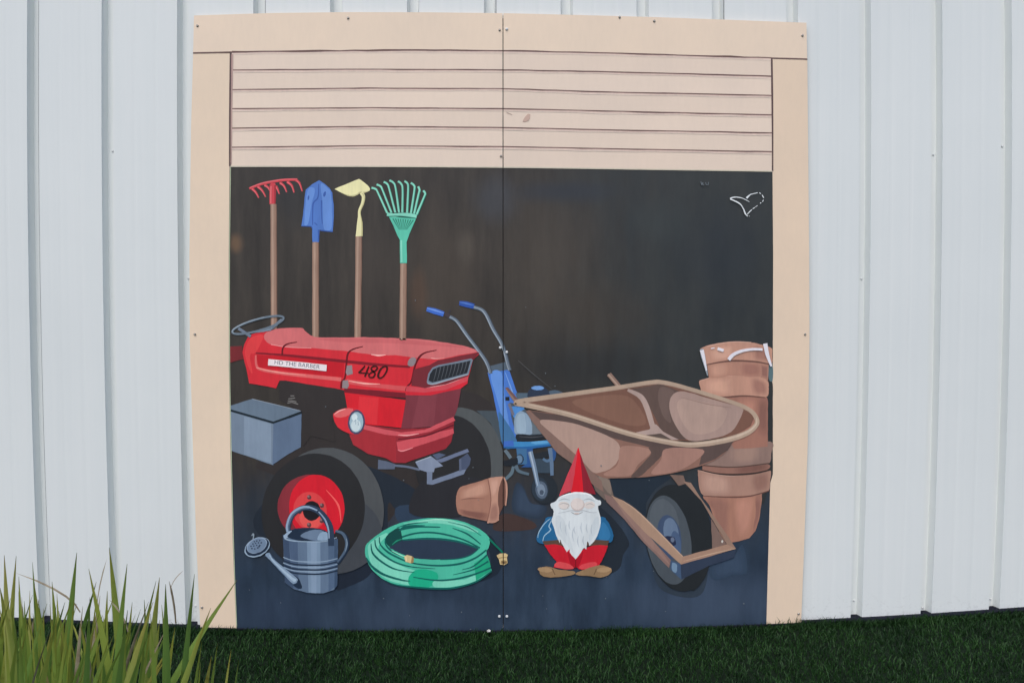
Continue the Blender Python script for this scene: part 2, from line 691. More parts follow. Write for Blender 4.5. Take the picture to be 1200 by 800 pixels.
for (px, py, rx, rz, pw, col) in ((520, 320, .20, .34, .5, (76, 66, 57)), (640, 300, .26, .34, .5, (78, 69, 60)), (700, 370, .3, .16, .4, (68, 60, 52)),
                                  (276, 285, .035, .05, .9, (104, 78, 56)), (440, 310, .2, .2, .35, (70, 62, 56)), (490, 345, .05, .12, .5, (92, 66, 50)),
                                  (660, 225, .25, .06, .7, (46, 52, 62)), (850, 300, .2, .25, .5, (42, 48, 56)), (340, 230, .1, .16, .6, (44, 46, 50)),
                                  (580, 235, .12, .12, .6, (62, 66, 74)), (690, 430, .5, .10, .5, (42, 44, 46)), (545, 290, .05, .08, .3, (92, 84, 74)),
                                  (770, 260, .15, .12, .35, (56, 64, 66)), (830, 705, .42, .16, .8, (58, 74, 98)), (480, 722, .4, .10, .6, (54, 70, 94)), (330, 715, .25, .12, .5, (46, 60, 84)), (300, 610, .12, .2, .6, (44, 52, 62))):
    u, w = on_face(px, py)
    c = mix(nt, blob(u, w, rx, rz, pw), c, base(tuple(0.75 * (v * 1.04 + 3) + 0.25 * (sum(col) / 3) for v in col)))
g = node(nt, 'ShaderNodeGroup')
g.node_tree = BRUSH
nt.links.new(c, g.inputs[0])
nt.links.new(g.outputs[0], b.inputs['Base Color'])
bump(nt, b, g.outputs[1], 0.3, 0.0006)

G()
p = Paint('painted_backdrop', mural, 'dark brown-black painted garage interior with blue-grey floor')
p.P(m_dark, [(262, 190), (590, 190), (910, 194), (911, 300), (910, 430), (906, 560), (901, 731), (830, 735), (700, 739), (590, 740),
             (470, 739.6), (350, 738), (272, 736), (266, 600), (262, 450)])
# painted cast shadows on the floor
SH = (44, 50, 60)
p.P((57, 53, 53), [(352, 452), (410, 446), (560, 462), (588, 520), (578, 575), (532, 602), (470, 598), (440, 612), (330, 560), (300, 545), (330, 520)], True)
p.P(SH, [(300, 600), (320, 640), (400, 668), (450, 640), (455, 590), (470, 600), (520, 604), (465, 560), (380, 540)], True)
G(260, 570, 4.706)
p.P((42, 48, 60), [(630, 450), (760, 420), (830, 380), (850, 420), (800, 500), (700, 550), (630, 565)], True)
G(420, 600, 6.667)
p.P((42, 50, 62), [(1000, 190), (1050, 200), (1100, 300), (1120, 420), (1060, 500), (930, 545), (900, 500), (1030, 420)], True)
p.P((37, 48, 66), [(80, 430), (200, 530), (400, 590), (600, 600), (780, 590), (920, 545), (900, 520), (600, 560), (200, 500)], True)
G(600, 510, 4.443)
p.P((44, 50, 59), [(400, 350), (470, 380), (560, 470), (610, 560), (580, 620), (560, 690), (500, 720), (440, 690), (480, 560), (520, 540)], True)
p.B((48, 58, 72), (58, 72, 92), [(20, 250), (60, 270), (100, 350), (180, 370), (150, 430), (60, 420), (0, 380)])
G(690, 550, 5.333)
p.P((44, 52, 63), [(130, 60), (500, 40), (420, 120), (360, 210), (350, 300), (260, 210), (170, 165)], True)
p.B((52, 66, 84), (60, 75, 96), [(760, 600), (900, 540), (960, 470), (990, 640), (900, 660), (780, 690)])
p.P((54, 64, 76), [(400, 520), (560, 700), (640, 740), (740, 640), (700, 780), (560, 790), (430, 720)], True)
G(410, 580, 5.0)
p.P((72, 58, 56), [(840, 200), (890, 110), (1000, 125), (1085, 165), (1080, 195), (980, 208)], True)
p.P((52, 66, 86), [(290, 60), (600, 70), (620, 100), (560, 130), (400, 140), (290, 160)], True)
p.done()

# painted timber surround
EDGE = FACE - 0.0002
ins_l = [(270.2, 63), (269.2, 195), (268.2, 300), (268.4, 430), (270.2, 530), (273, 640), (277, 737)]
ins_r = [(904.2, 69), (905.2, 200), (906, 300), (905.6, 420), (902.8, 560), (900.5, 640), (898, 733)]


def lerp_line(pts, x):
    for a, c2 in zip(pts, pts[1:]):
        if a[0] <= x <= c2[0]:
            t = (x - a[0]) / (c2[0] - a[0])
            return a[1] + (c2[1] - a[1]) * t
    return pts[0][1] if x < pts[0][0] else pts[-1][1]


rows = [[(226, 62.2), (270, 61.2), (400, 59.6), (500, 59.0), (590, 59.8), (700, 62), (800, 65), (903, 68), (947, 69.2)],
        [(269, 82.4), (420, 81.4), (590, 82.2), (720, 84.6), (820, 87.2), (906, 89.6)],
        [(269, 105.4), (420, 103.6), (590, 104.2), (720, 108.4), (820, 110.2), (906, 112.2)],
        [(269, 127.6), (430, 126.6), (590, 127.5), (720, 130.6), (820, 133), (906, 134.9)],
        [(269, 150.4), (430, 148.4), (590, 149.7), (720, 152.6), (820, 154.4), (906, 156)],
        [(269, 172.8), (430, 171), (590, 172.0), (720, 174.6), (820, 176.4), (906, 178.2)],
        [(269, 194.6), (430, 194.6), (590, 195.6), (750, 197.8), (906, 200.2)]]


def strip(row_top, row_bot, xa, xb, d0=0.0, d1=0.0):
    n = 9
    X = [xa + (xb - xa) * k / n for k in range(n + 1)]
    return [(x, lerp_line(row_top, x) + d0) for x in X] + [(x, lerp_line(row_bot, x) + d1) for x in reversed(X)]


def dark_line(o, pts, w, col=LINE):
    """A brushed shadow line that belongs to the board o."""
    G()
    q = Paint('shadow_line', o)
    Paint.level += 0
    q.S(col, pts, w)
    return q.done()


Paint.level = 44     # clear of the boards' own thickness
top_row_l = [(x, y) for x, y in top_l]
slab('header_board', mural, top_l + [(x, lerp_line(rows[0], x)) for x in (588.9, 500, 400, 320, 270, 226.4)], 0.001, TRIM,
     'beige painted header board, left half')
slab('header_board', mural, top_r + [(x, lerp_line(rows[0], x)) for x in (945.8, 903, 800, 700, 590.3)], 0.001, TRIM,
     'beige painted header board, right half')
slab('side_board', mural, [(226.4, 62.4)] + ins_l + [(256, 736.6), (235, 736)] + left_edge[2:-1][::-1], 0.0009, (216, 197, 177), 'beige painted upright board on the left')
slab('side_board', mural, [(946, 69.4)] + right_edge[2:] + [(915, 732)] + ins_r[::-1], 0.0009, (214, 194, 174), 'beige painted upright board on the right')
for xa, xb in ((270.6, 588.9), (590.3, 904.4)):
    for k in range(6):
        jit = random.uniform(-3, 3)
        slab('slat', mural, strip(rows[k], rows[k + 1], xa, xb, 0.7 if k else 0.2, -0.7 if k < 5 else 0.0), 0.0007,
             (SLAT[0] + jit, SLAT[1] + jit, SLAT[2] + jit))
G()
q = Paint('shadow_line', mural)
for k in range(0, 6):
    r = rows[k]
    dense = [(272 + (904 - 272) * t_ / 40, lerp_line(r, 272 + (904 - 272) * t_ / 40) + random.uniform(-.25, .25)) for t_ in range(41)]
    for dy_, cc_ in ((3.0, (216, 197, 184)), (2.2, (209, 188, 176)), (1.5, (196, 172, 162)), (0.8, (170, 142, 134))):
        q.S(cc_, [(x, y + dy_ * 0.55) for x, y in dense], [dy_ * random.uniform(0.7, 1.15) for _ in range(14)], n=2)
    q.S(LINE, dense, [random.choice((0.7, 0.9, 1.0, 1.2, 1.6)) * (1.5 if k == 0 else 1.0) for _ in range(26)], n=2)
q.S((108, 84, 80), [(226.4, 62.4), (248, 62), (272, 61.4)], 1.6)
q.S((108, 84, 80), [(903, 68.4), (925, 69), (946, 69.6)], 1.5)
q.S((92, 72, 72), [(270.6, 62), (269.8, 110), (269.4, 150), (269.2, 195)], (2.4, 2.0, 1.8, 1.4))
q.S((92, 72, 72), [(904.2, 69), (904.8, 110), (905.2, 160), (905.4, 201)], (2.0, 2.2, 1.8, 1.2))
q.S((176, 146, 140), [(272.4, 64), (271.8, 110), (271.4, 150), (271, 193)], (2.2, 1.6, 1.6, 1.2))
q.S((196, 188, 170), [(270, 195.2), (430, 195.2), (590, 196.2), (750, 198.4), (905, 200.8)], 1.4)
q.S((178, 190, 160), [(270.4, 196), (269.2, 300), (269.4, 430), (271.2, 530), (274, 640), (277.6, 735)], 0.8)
# a smudge and scuffs on the slats
G(580, 0, 3)
q.P((186, 158, 146), [(98, 428), (112, 404), (124, 404), (118, 424)], True)
q.S((180, 160, 150), [(40, 395), (60, 404)], 0.8)
q.done()

# ------------------------------------------------------------------ hand tools hanging on the back wall
WOOD, WOOD_L, WOOD_D = (150, 119, 103), (170, 141, 124), (122, 94, 82)
Paint.level = 20


def tool_handle(parent, a, b2, wd):
    """A wooden handle from the top edge a to the bottom edge b2, in the tools sketch."""
    G(260, 190, 3.808)
    q = Paint('wooden_handle', parent)
    (ax, ay), (bx, by) = a, b2
    q.P(WOOD, [(ax, ay), (ax + wd, ay), (bx + wd, by), (bx, by)])
    q.P(WOOD_L, [(ax + 5, ay), (ax + wd * .5, ay), (bx + wd * .45, by), (bx + 5, by)])
    q.P(WOOD_D, [(ax + wd - 5, ay), (ax + wd, ay), (bx + wd, by), (bx + wd - 4, by)])
    return q.done()


RED, RED_D, RED_L = (205, 66, 76), (160, 45, 55), (226, 110, 115)
G(290, 195, 7.27)
q = Paint('painted_rake', mural, 'red bow rake painted on the left, tines up')
for t in ([(40, 190), (72, 222), (97, 268)], [(88, 172), (125, 205), (156, 260)], [(148, 160), (178, 182), (194, 212)], [(242, 168), (257, 195), (273, 237)],
          [(278, 140), (312, 168), (335, 220)], [(340, 132), (378, 165), (398, 224)], [(412, 116), (444, 145), (468, 213)]):
    q.S(RED, t, (3.4, 2.4, 1.2))
    q.S(RED_L, [(x - 4, y) for x, y in t], (1.2, .8, .4))
q.S(RED, [(16, 190), (60, 172), (130, 148), (230, 128), (320, 116), (425, 113)], (2.6, 3.2, 2.8))
q.S(RED_L, [(20, 184), (60, 166), (130, 142), (230, 122), (320, 111), (425, 109)], (1, 1, .7))
q.P(RED, [(190, 160), (200, 145), (236, 142), (243, 165), (240, 320), (188, 323)])
q.P(RED_D, [(230, 160), (243, 165), (240, 320), (229, 321)])
q.P(RED_L, [(196, 170), (206, 168), (204, 315), (195, 316)])
o = q.done()
tool_handle(o, (217, 187), (219, 745), 28)

BL, BL_D, BL_L = (78, 119, 196), (58, 92, 168), (98, 140, 212)
G(290, 195, 7.27)
q = Paint('painted_spade', mural, 'blue spade painted with its blade up')
q.P(BL, [(612, 118), (655, 148), (700, 185), (722, 225), (735, 330), (738, 420), (728, 552), (680, 548), (615, 540), (608, 645), (553, 645), (552, 530),
         (540, 512), (458, 510), (474, 420), (487, 270), (497, 200), (550, 155)])
q.P(BL_L, [(625, 150), (690, 190), (712, 240), (722, 420), (712, 535), (650, 530), (640, 300)], True)
q.P(BL_L, [(510, 215), (560, 180), (575, 220), (545, 330), (520, 480), (485, 490)], True)
q.S(BL_D, [(607, 150), (606, 230), (596, 275), (562, 315), (556, 400), (556, 500)], (1, 1.8, 1))
q.S(BL_D, [(632, 290), (630, 380), (638, 490)], (1.6, 1, .8))
q.E(BL_D, 658, 237, 10, 24, 15)
q.E(BL_D, 520, 268, 7, 20, 10)
q.S(BL_D, [(570, 480), (595, 500)], 1.2)
q.S(BL_D, [(606, 540), (606, 640)], 1.6)
q.S(BL_D, [(462, 508), (540, 512), (552, 530)], 1.0)
q.S(BL_D, [(620, 546), (680, 552), (728, 556)], 1.2)
o = q.done()
tool_handle(o, (404, 357), (404, 785), 29)

CR, CR_D = (226, 220, 168), (196, 188, 138)
G(390, 195, 6.667)
q = Paint('painted_hoe', mural, 'cream garden hoe painted with its blade up')
q.P(CR, [(12, 178, 1), (205, 98, 1), (250, 130), (286, 165), (286, 190), (250, 206), (215, 206), (190, 225), (150, 236), (105, 226), (60, 203)], True)
q.P(CR_D, [(60, 203), (105, 218), (150, 226), (188, 215), (212, 198), (250, 198), (282, 184), (250, 207), (215, 207), (190, 226), (150, 236), (105, 226)], True)
q.S(CR, [(222, 205), (240, 238), (232, 290), (210, 345), (207, 400)], (4.5, 3.8, 3.4, 3))
q.S(CR_D, [(232, 210), (247, 240), (240, 290), (218, 345), (215, 380)], (1.2, 1, 1))
q.P(CR, [(200, 370), (216, 370), (232, 440), (234, 545), (179, 548), (190, 440)])
q.P(CR_D, [(214, 375), (219, 375), (233, 440), (234, 545), (222, 546), (222, 440)])
o = q.done()
tool_handle(o, (597, 332), (592, 790), 29)

GR, GR_L, GR_D = (88, 190, 164), (128, 208, 186), (44, 124, 104)
G(390, 195, 6.667)
q = Paint('painted_leaf_rake', mural, 'green fan leaf rake painted with its tines up')
TN = [[(303, 168), (335, 178), (352, 205), (425, 365)], [(343, 142), (375, 158), (392, 195), (458, 362)], [(398, 122), (425, 138), (440, 175), (488, 360)],
      [(443, 110), (473, 128), (490, 170), (517, 360)], [(510, 117), (535, 138), (545, 180), (543, 360)], [(560, 116), (582, 133), (588, 170), (580, 362)],
      [(610, 130), (635, 150), (637, 185), (610, 365)], [(667, 158), (678, 185), (670, 215), (635, 370)], [(707, 190), (722, 212), (712, 240), (655, 375)]]
for t in TN:
    q.S(GR_D, [(x + 5, y + 4) for x, y in t[1:]], 2.0)
    q.S(GR_L, t, (2.4, 2.3, 1.8, 2.2))
q.P(GR, [(438, 392), (650, 408), (603, 520), (576, 590), (580, 755), (525, 757), (525, 575), (505, 540), (470, 460)])
for k in range(9):
    q.S(GR_D, [(470 + k * 20, 408 + k * 1.5), (520 + k * 7, 495)], (1.3, .5), smooth=False)
q.P(GR_L, [(530, 580), (542, 575), (545, 750), (530, 750)])
q.S(GR_L, [(424, 374), (470, 382), (535, 378), (600, 380), (656, 392)], 4.2)
q.S(GR_D, [(436, 392), (535, 390), (648, 406)], 1.1)
o = q.done()
tool_handle(o, (796, 452), (793, 795), 30)

# ------------------------------------------------------------------ toolbox
Paint.level = 66
G(260, 360, 5.715)
q = Paint('painted_toolbox', mural, 'blue-grey metal box painted behind the tractor wheel')
q.P((112, 128, 148), [(56, 692), (345, 778), (345, 1055), (335, 1052), (60, 957)])
q.P((124, 141, 162), [(150, 730), (330, 780), (330, 1040), (150, 985)])
q.P((92, 110, 136), [(345, 778), (535, 712), (530, 935), (440, 985), (340, 1052)])
q.P((100, 117, 135), [(55, 659), (205, 612), (535, 693), (345, 765), (55, 683)])
q.S((36, 44, 52), [(55, 688), (345, 771), (535, 704)], 2.6, smooth=False)
q.S((140, 152, 166), [(205, 613), (400, 660), (532, 693)], .7, smooth=False)
q.done()

# ------------------------------------------------------------------ tractor
TR, TR_P, TR_D, TR_DD = (212, 46, 57), (208, 106, 109), (126, 50, 58), (100, 36, 44)
Paint.level = 74
o_tr = tag(link('painted_tractor', None, mural), 'red tractor painted with its nose to the right')
q = Paint('rear_fender', o_tr)
G(260, 360, 5.715)
q.P((118, 44, 48), [(52, 262), (138, 258), (142, 330), (150, 345), (52, 372)])
q.done()
q = Paint('engine_underside', o_tr)
q.P((57, 53, 53), [(385, 480), (800, 545), (840, 570), (860, 700), (780, 690), (740, 760), (760, 900), (600, 860), (545, 930), (545, 700), (385, 620)])
for s in ([(460, 592), (485, 592)], [(446, 612), (490, 606)], [(442, 626), (470, 624), (500, 632)], [(440, 640), (470, 634), (512, 648)]):
    q.S((128, 126, 124), s, .9, smooth=False)
G(400, 480, 5.715)
q.done()
q = Paint('floor_patch', o_tr)
q.P((72, 82, 90), [(905, 5), (1050, 5), (1085, 120), (1085, 220), (1060, 210), (1000, 90)])
q.done()

q = Paint('far_wheel', o_tr)
G()
q.E((82, 86, 88), 541, 541, 49.5, 64, -6, 48)
q.E((49, 49, 51), 531, 545, 44.5, 59, -6, 48)
q.P((50, 50, 54), [(500, 560), (560, 560), (584, 580), (560, 596), (530, 606), (480, 600)], True)
q.done()

q = Paint('front_axle', o_tr)
G(400, 480, 5.715)
q.P((92, 102, 122), [(247, 332), (300, 342), (362, 362), (358, 396), (245, 396)])
q.S((98, 108, 128), [(355, 372), (440, 380), (525, 400)], 2.6)
q.P((84, 95, 120), [(610, 300), (655, 288), (700, 300), (640, 332)])
q.P((104, 115, 142), [(630, 338), (845, 260), (856, 280), (670, 352)])
q.P((74, 84, 108), [(790, 330), (845, 290), (868, 325), (860, 365), (835, 400), (795, 425), (790, 420)])
q.P((126, 138, 162), [(495, 348), (600, 308), (640, 338), (682, 375), (625, 390), (620, 416), (575, 416), (525, 400)])
q.P((112, 124, 148), [(573, 415), (610, 412), (608, 470), (790, 405), (835, 398), (820, 430), (610, 500), (573, 496)])
q.P((88, 98, 122), [(788, 330), (804, 325), (806, 405), (790, 412)])
q.S((160, 170, 186), [(500, 348), (600, 312)], 1.0)
q.done()

q = Paint('hood', o_tr)
G(260, 360, 5.715)
q.P(TR, [(180, 190), (150, 250), (140, 300), (155, 370), (185, 508), (365, 541), (388, 490), (430, 490), (795, 548), (850, 560), (1240, 600), (1380, 560), (1640, 480),
         (1655, 460), (1685, 350), (1725, 310), (1600, 300), (1200, 250), (660, 215), (500, 170), (300, 160), (230, 170)])
q.P((196, 32, 44), [(230, 318), (430, 325), (820, 372), (815, 470), (560, 440), (250, 400)])
q.P((226, 62, 66), [(155, 300), (185, 215), (240, 185), (280, 195), (230, 300), (190, 320), (205, 440), (180, 400)], True)
# hood top
q.P(TR_P, [(283, 205), (305, 165), (400, 140), (530, 138), (560, 160), (603, 190), (670, 202), (950, 200), (1140, 205), (1330, 213), (1480, 233), (1620, 258), (1735, 296),
           (1690, 305), (1600, 318), (1520, 338), (1440, 347), (1300, 338), (1180, 322), (1100, 320), (1000, 315), (840, 294), (600, 272), (440, 266), (330, 248)], True)
q.P((200, 98, 102), [(660, 210), (1140, 215), (1480, 243), (1640, 272), (1500, 262), (1140, 240), (800, 232)], True)
q.S((232, 150, 150), [(330, 248), (440, 266), (600, 272)], .8)
q.S((244, 176, 170), [(1000, 315), (1050, 322), (1100, 318)], (.6, 2, .4))
q.S((244, 176, 170), [(1400, 340), (1460, 346), (1520, 338)], (.4, 1.6, .4))
q.S((130, 34, 44), [(228, 306), (400, 318), (640, 342), (830, 362), (1040, 383), (1260, 398)], (1.6, 3.2, 3.6, 2.6))
q.S((222, 100, 100), [(228, 320), (232, 385), (262, 415), (400, 440), (600, 462), (800, 482)], (2, 3.5, 4.5))
q.S((236, 150, 140), [(232, 402), (300, 420), (420, 440), (560, 452)], (.6, 1.4, .4))
q.P((212, 82, 86), [(840, 478), (1000, 505), (1250, 530), (1240, 560), (1000, 535), (830, 510)])
q.S((244, 176, 165), [(850, 492), (960, 510), (1060, 512)], (.6, 1.6, .4))
q.P((122, 36, 46), [(820, 540), (1000, 552), (1240, 572), (1240, 606), (1000, 592), (820, 574)])
# seams in the hood
q.S((104, 30, 38), [(505, 232), (440, 245), (410, 272), (405, 318)], (1.0, 2.0, 1.8))
q.S((104, 30, 38), [(945, 262), (880, 280), (845, 310), (835, 380), (825, 470), (803, 500), (800, 545)], (1.0, 2.2, 2.0, 2.4))
# front lip
G(400, 380, 5.715)
q.P((204, 54, 64), [(485, 290), (505, 245), (560, 230), (640, 232), (720, 222), (790, 203), (930, 182), (885, 195), (650, 240), (590, 272)])
q.S((104, 30, 38), [(638, 172), (560, 190), (520, 222), (492, 285), (470, 380), (442, 415), (432, 445)], (1.0, 2.4, 1.8, 2.0))
q.P((142, 128, 132), [(445, 270), (450, 240), (470, 222), (500, 225), (500, 245), (485, 275), (460, 280)], True)
q.P((142, 128, 132), [(38, 275), (72, 272), (78, 330), (40, 342), (30, 320)])
q.P((142, 128, 132), [(10, 375), (45, 372), (52, 410), (40, 430), (6, 425)])
q.done()

q = Paint('lower_nose', o_tr)
q.P((215, 36, 48), [(22, 455), (432, 505), (402, 692), (160, 668), (100, 640), (40, 560)])
q.P((222, 50, 58), [(120, 480), (250, 490), (240, 672), (160, 660), (110, 610)])
q.P((122, 56, 66), [(430, 470), (560, 470), (802, 428), (778, 560), (750, 632), (600, 684), (400, 697), (432, 505)])
q.P((130, 62, 72), [(520, 468), (640, 460), (620, 682), (470, 695)])
q.P((150, 46, 56), [(40, 700), (160, 670), (400, 700), (600, 690), (755, 640), (752, 715), (735, 785), (700, 830), (560, 880), (430, 925), (350, 925), (300, 895),
                    (180, 865), (80, 805), (62, 750)])
q.P((164, 48, 57), [(55, 742), (160, 700), (366, 742), (368, 922), (300, 893), (180, 863), (82, 803)])
q.P((208, 84, 94), [(150, 668), (250, 692), (400, 722), (560, 704), (750, 618), (763, 642), (600, 716), (420, 748), (300, 738), (150, 700)])
q.S((236, 160, 160), [(380, 738), (440, 742), (520, 730)], (.5, 1.6, .5))
q.P((204, 80, 90), [(370, 786), (400, 780), (750, 695), (755, 728), (700, 752), (410, 846), (380, 840)])
q.S((232, 140, 145), [(378, 838), (410, 846), (480, 824)], (.5, 1.4, .5))
q.S((100, 32, 42), [(380, 768), (560, 745), (752, 672)], (1, 2, 1.4))
q.P((206, 72, 82), [(438, 412), (560, 425), (700, 400), (845, 343), (852, 352), (848, 378), (700, 437), (560, 456), (430, 447)])
q.P((208, 42, 56), [(430, 447), (560, 456), (700, 437), (848, 378), (845, 395), (800, 428), (600, 474), (430, 472)])
q.S((236, 170, 170), [(560, 424), (700, 398), (845, 343)], (.4, 1.4, 1.2))
q.done()

q = Paint('grille', o_tr)
q.P((118, 46, 54), [(487, 300), (590, 272), (645, 240), (880, 194), (925, 188), (885, 232), (850, 345), (700, 400), (560, 425), (468, 408)])
q.P((112, 126, 142), [(572, 385), (582, 330), (610, 290), (650, 272), (870, 228), (882, 236), (852, 335), (700, 377), (610, 402), (580, 400)])
q.P((44, 47, 52), [(584, 375), (594, 332), (615, 300), (655, 283), (866, 241), (843, 325), (700, 364), (610, 388)])
for k in range(9):
    x = 640 + k * 25
    yt = 288 - (x - 640) * .2
    q.S((84, 88, 94), [(x, yt), (x - 8, yt + 40), (x - 22, 380 - (x - 640) * .26)], (1.2, .8, .5))
q.S((158, 170, 182), [(576, 388), (610, 400), (700, 376), (850, 334)], (.6, 1.4, .9))
q.done()

q = Paint('headlight', o_tr)
G()
q.P(TR, [(390.5, 487), (394, 482), (404, 478), (418, 478.5), (426, 490), (420, 506), (410, 507.5), (396, 500)], True)
q.P((222, 96, 98), [(391, 486), (395, 482), (404, 478.4), (414, 479), (409, 486), (398, 489)], True)
q.S((240, 170, 165), [(392, 485), (398, 481), (405, 479)], (.5, 1.6, .5))
q.E((74, 72, 100), 417.8, 494.2, 9.9, 14.2, 4)
q.E((150, 176, 190), 417.8, 494.2, 8.0, 12.0, 4)
q.E((190, 206, 212), 417.2, 498, 5.6, 7.0, 4)
q.E((198, 214, 220), 415.6, 488.5, 3.4, 4.0, 20)
q.S((112, 140, 158), [(415, 494), (417, 491), (417, 497), (420, 493), (420, 498)], .8, smooth=False)
q.done()

q = Paint('steering_wheel', o_tr)
G(260, 360, 5.715)
q.S((108, 121, 138), [(112, 140), (195, 195)], 3.4, smooth=False)
q.S((108, 121, 138), [(405, 82), (318, 152)], 3.4, smooth=False)
q.S((150, 162, 176), [(402, 84), (330, 140)], 1.0, smooth=False)
q.P((120, 134, 150), [(205, 170), (235, 152), (290, 142), (330, 148), (300, 160), (250, 168)], True)
q.S((100, 112, 128), [(225, 165), (330, 135), (375, 118)], 1.6)
el = [(243 + 178 * math.cos(a) * .963 - 38 * math.sin(a) * -.27, 118 + 178 * math.cos(a) * -.27 + 38 * math.sin(a) * .963) for a in [math.tau * i / 20 for i in range(20)]]
q.S((104, 118, 132), el, 2.4, closed=True)
q.S((150, 164, 176), [(x, y - 3) for x, y in el[9:17]], (.4, 1.0, .4))
q.done()

q = Paint('front_wheel', o_tr)
G()
q.E((80, 83, 86), 383.5, 598.5, 66.5, 74.5, 0, 56)
q.E((70, 74, 80), 388, 625, 60, 47, 0, 40)
q.E((49, 49, 51), 367.4, 598, 60.2, 67.5, 12, 56)
q.E((136, 52, 60), 364.6, 594, 39.2, 38.6, 15, 48)
q.E((212, 36, 50), 371.5, 594, 32.5, 38.4, -6, 48)
G(260, 500, 5.715)
q.E((218, 66, 70), 592, 560, 112, 128, -10)
q.E((226, 84, 80), 600, 600, 80, 80)
q.E((40, 38, 42), 603, 560, 60, 66)
for x, y in ((583, 465), (668, 520), (668, 622), (583, 650), (520, 560)):
    q.E((96, 62, 66), x + 3, y + 4, 15, 16, n=14)
    q.E((140, 110, 112), x - 2, y - 2, 8, 8, n=10)
q.S((236, 90, 88), [(700, 420), (780, 520), (800, 640)], (.6, 2.4, .6))
q.done()

q = Paint('sticker', o_tr, 'white bumper sticker reading HD THE BARBER')
G(306, 412, 13.333)
q.P((228, 220, 224), [(118, 113), (1030, 203), (1022, 302), (110, 212)])
sticker = q.done()


def text_part(s, name, parent, p0, p1, height, col, shear=0.0):
    """Flat lettering from p0 to p1 (baseline ends, sketch units)."""
    cu = bpy.data.curves.new(name, 'FONT')
    cu.body = s
    cu.shear = shear
    tmp = bpy.data.objects.new('lettering_source', cu)
    C.objects.link(tmp)
    dg = bpy.context.evaluated_depsgraph_get()
    me = bpy.data.meshes.new_from_object(tmp.evaluated_get(dg))
    bpy.data.objects.remove(tmp)
    xs_ = [v_.co.x for v_ in me.vertices]
    ys_ = [v_.co.y for v_ in me.vertices]
    w, h = max(xs_) - min(xs_), max(ys_) - min(ys_)
    Paint.level += 1
    y = FACE - 0.0003 - Paint.level * STEP
    dx, dy = p1[0] - p0[0], p1[1] - p0[1]
    l = math.hypot(dx, dy)
    for v_ in me.vertices:
        a, c2 = (v_.co.x - min(xs_)) / w, (v_.co.y - min(ys_)) / h * height
        X = p0[0] + dx * a + dy / l * c2
        Y = p0[1] + dy * a - dx / l * c2
        u, ww = on_face(*to_px((X, Y)))
        v_.co = (u, y, ww)
    me.materials.clear()
    me.materials.append(paint(col))
    return link(name, me, parent)


text_part('HD THE BARBER', 'lettering', sticker, (212, 192), (918, 266), 62, (96, 104, 116))

q = Paint('model_number', o_tr, 'dark brushed numerals 480 on the hood')
G(400, 380, 5.715)
NB = (62, 22, 28)
q.S(NB, [(160, 275), (140, 300), (116, 322)], (1.2, 2.0, 1.6))
q.S(NB, [(116, 322), (150, 324), (184, 326)], (1.8, 1.4, 1.6))
q.S(NB, [(186, 278), (172, 312), (158, 350)], (1.4, 2.2, 1.8))
q.S(NB, [(240, 285), (222, 278), (203, 288), (203, 304), (218, 316), (226, 332), (214, 352), (193, 353), (184, 342), (196, 325), (222, 312), (238, 300)], (1.4, 2.2, 1.4, 2.2), closed=True)
q.S(NB, [(300, 280), (276, 286), (256, 312), (247, 342), (256, 358), (276, 352), (298, 324), (308, 294)], (1.6, 2.4, 1.6, 2.2), closed=True)
q.done()

# ------------------------------------------------------------------ tiller
Paint.level = 92
ST, ST_L, ST_D = (104, 117, 132), (150, 162, 174), (70, 80, 92)
q = Paint('painted_tiller', mural, 'blue garden tiller painted behind the wheelbarrow')
G(490, 340, 5.715)
q.P((82, 96, 110), [(478, 508), (590, 478), (610, 532), (465, 556)])
G()
q.P((72, 118, 202), [(571.5, 436.5), (596.5, 433), (606.5, 462), (611, 480), (606, 500), (605, 522), (589.5, 522.5), (585, 496), (578, 462)])
q.P((96, 142, 214), [(575, 438), (588, 437), (592, 470), (598, 505), (592, 500), (583, 470)], True)
q.P((66, 112, 158), [(584, 484), (592, 492), (603, 510), (605, 522), (589.5, 522.5)], True)
q.S((120, 160, 220), [(592, 436), (600, 458), (606, 478)], (.6, 1.6, .6))
o_ti = q.done()

G(490, 340, 5.715)
for t in ([(198, 172), (240, 192), (270, 222), (330, 308), (400, 400), (448, 468), (472, 520), (482, 556)],
          [(370, 112), (420, 128), (455, 165), (500, 260), (553, 350), (580, 420), (600, 500), (612, 535)]):
    q = Paint('handlebar', o_ti)
    q.S(ST_D, [(x + 4, y + 2) for x, y in t], 4.4)
    q.S(ST, t, 3.4)
    q.S(ST_L, [(x - 5, y - 1) for x, y in t], (.6, 1.2, 1.0, .6))
    if t[0][0] == 198:
        q.S((70, 62, 66), [(178, 158), (212, 176)], 4.4, smooth=False)
        q.S((64, 60, 66), [(205, 158), (216, 130)], 2.0, smooth=False)
    q.done()
for t, col, hi in (([(58, 126), (110, 140), (172, 160)], (62, 104, 196), (110, 148, 220)), ([(276, 86), (320, 94), (374, 108)], (48, 82, 164), (80, 116, 190))):
    q = Paint('hand_grip', o_ti)
    q.S(col, t, (5.0, 6.8, 5.8))
    q.S(hi, [(x, y - 6) for x, y in t], (.6, 2.0, .6))
    q.done()

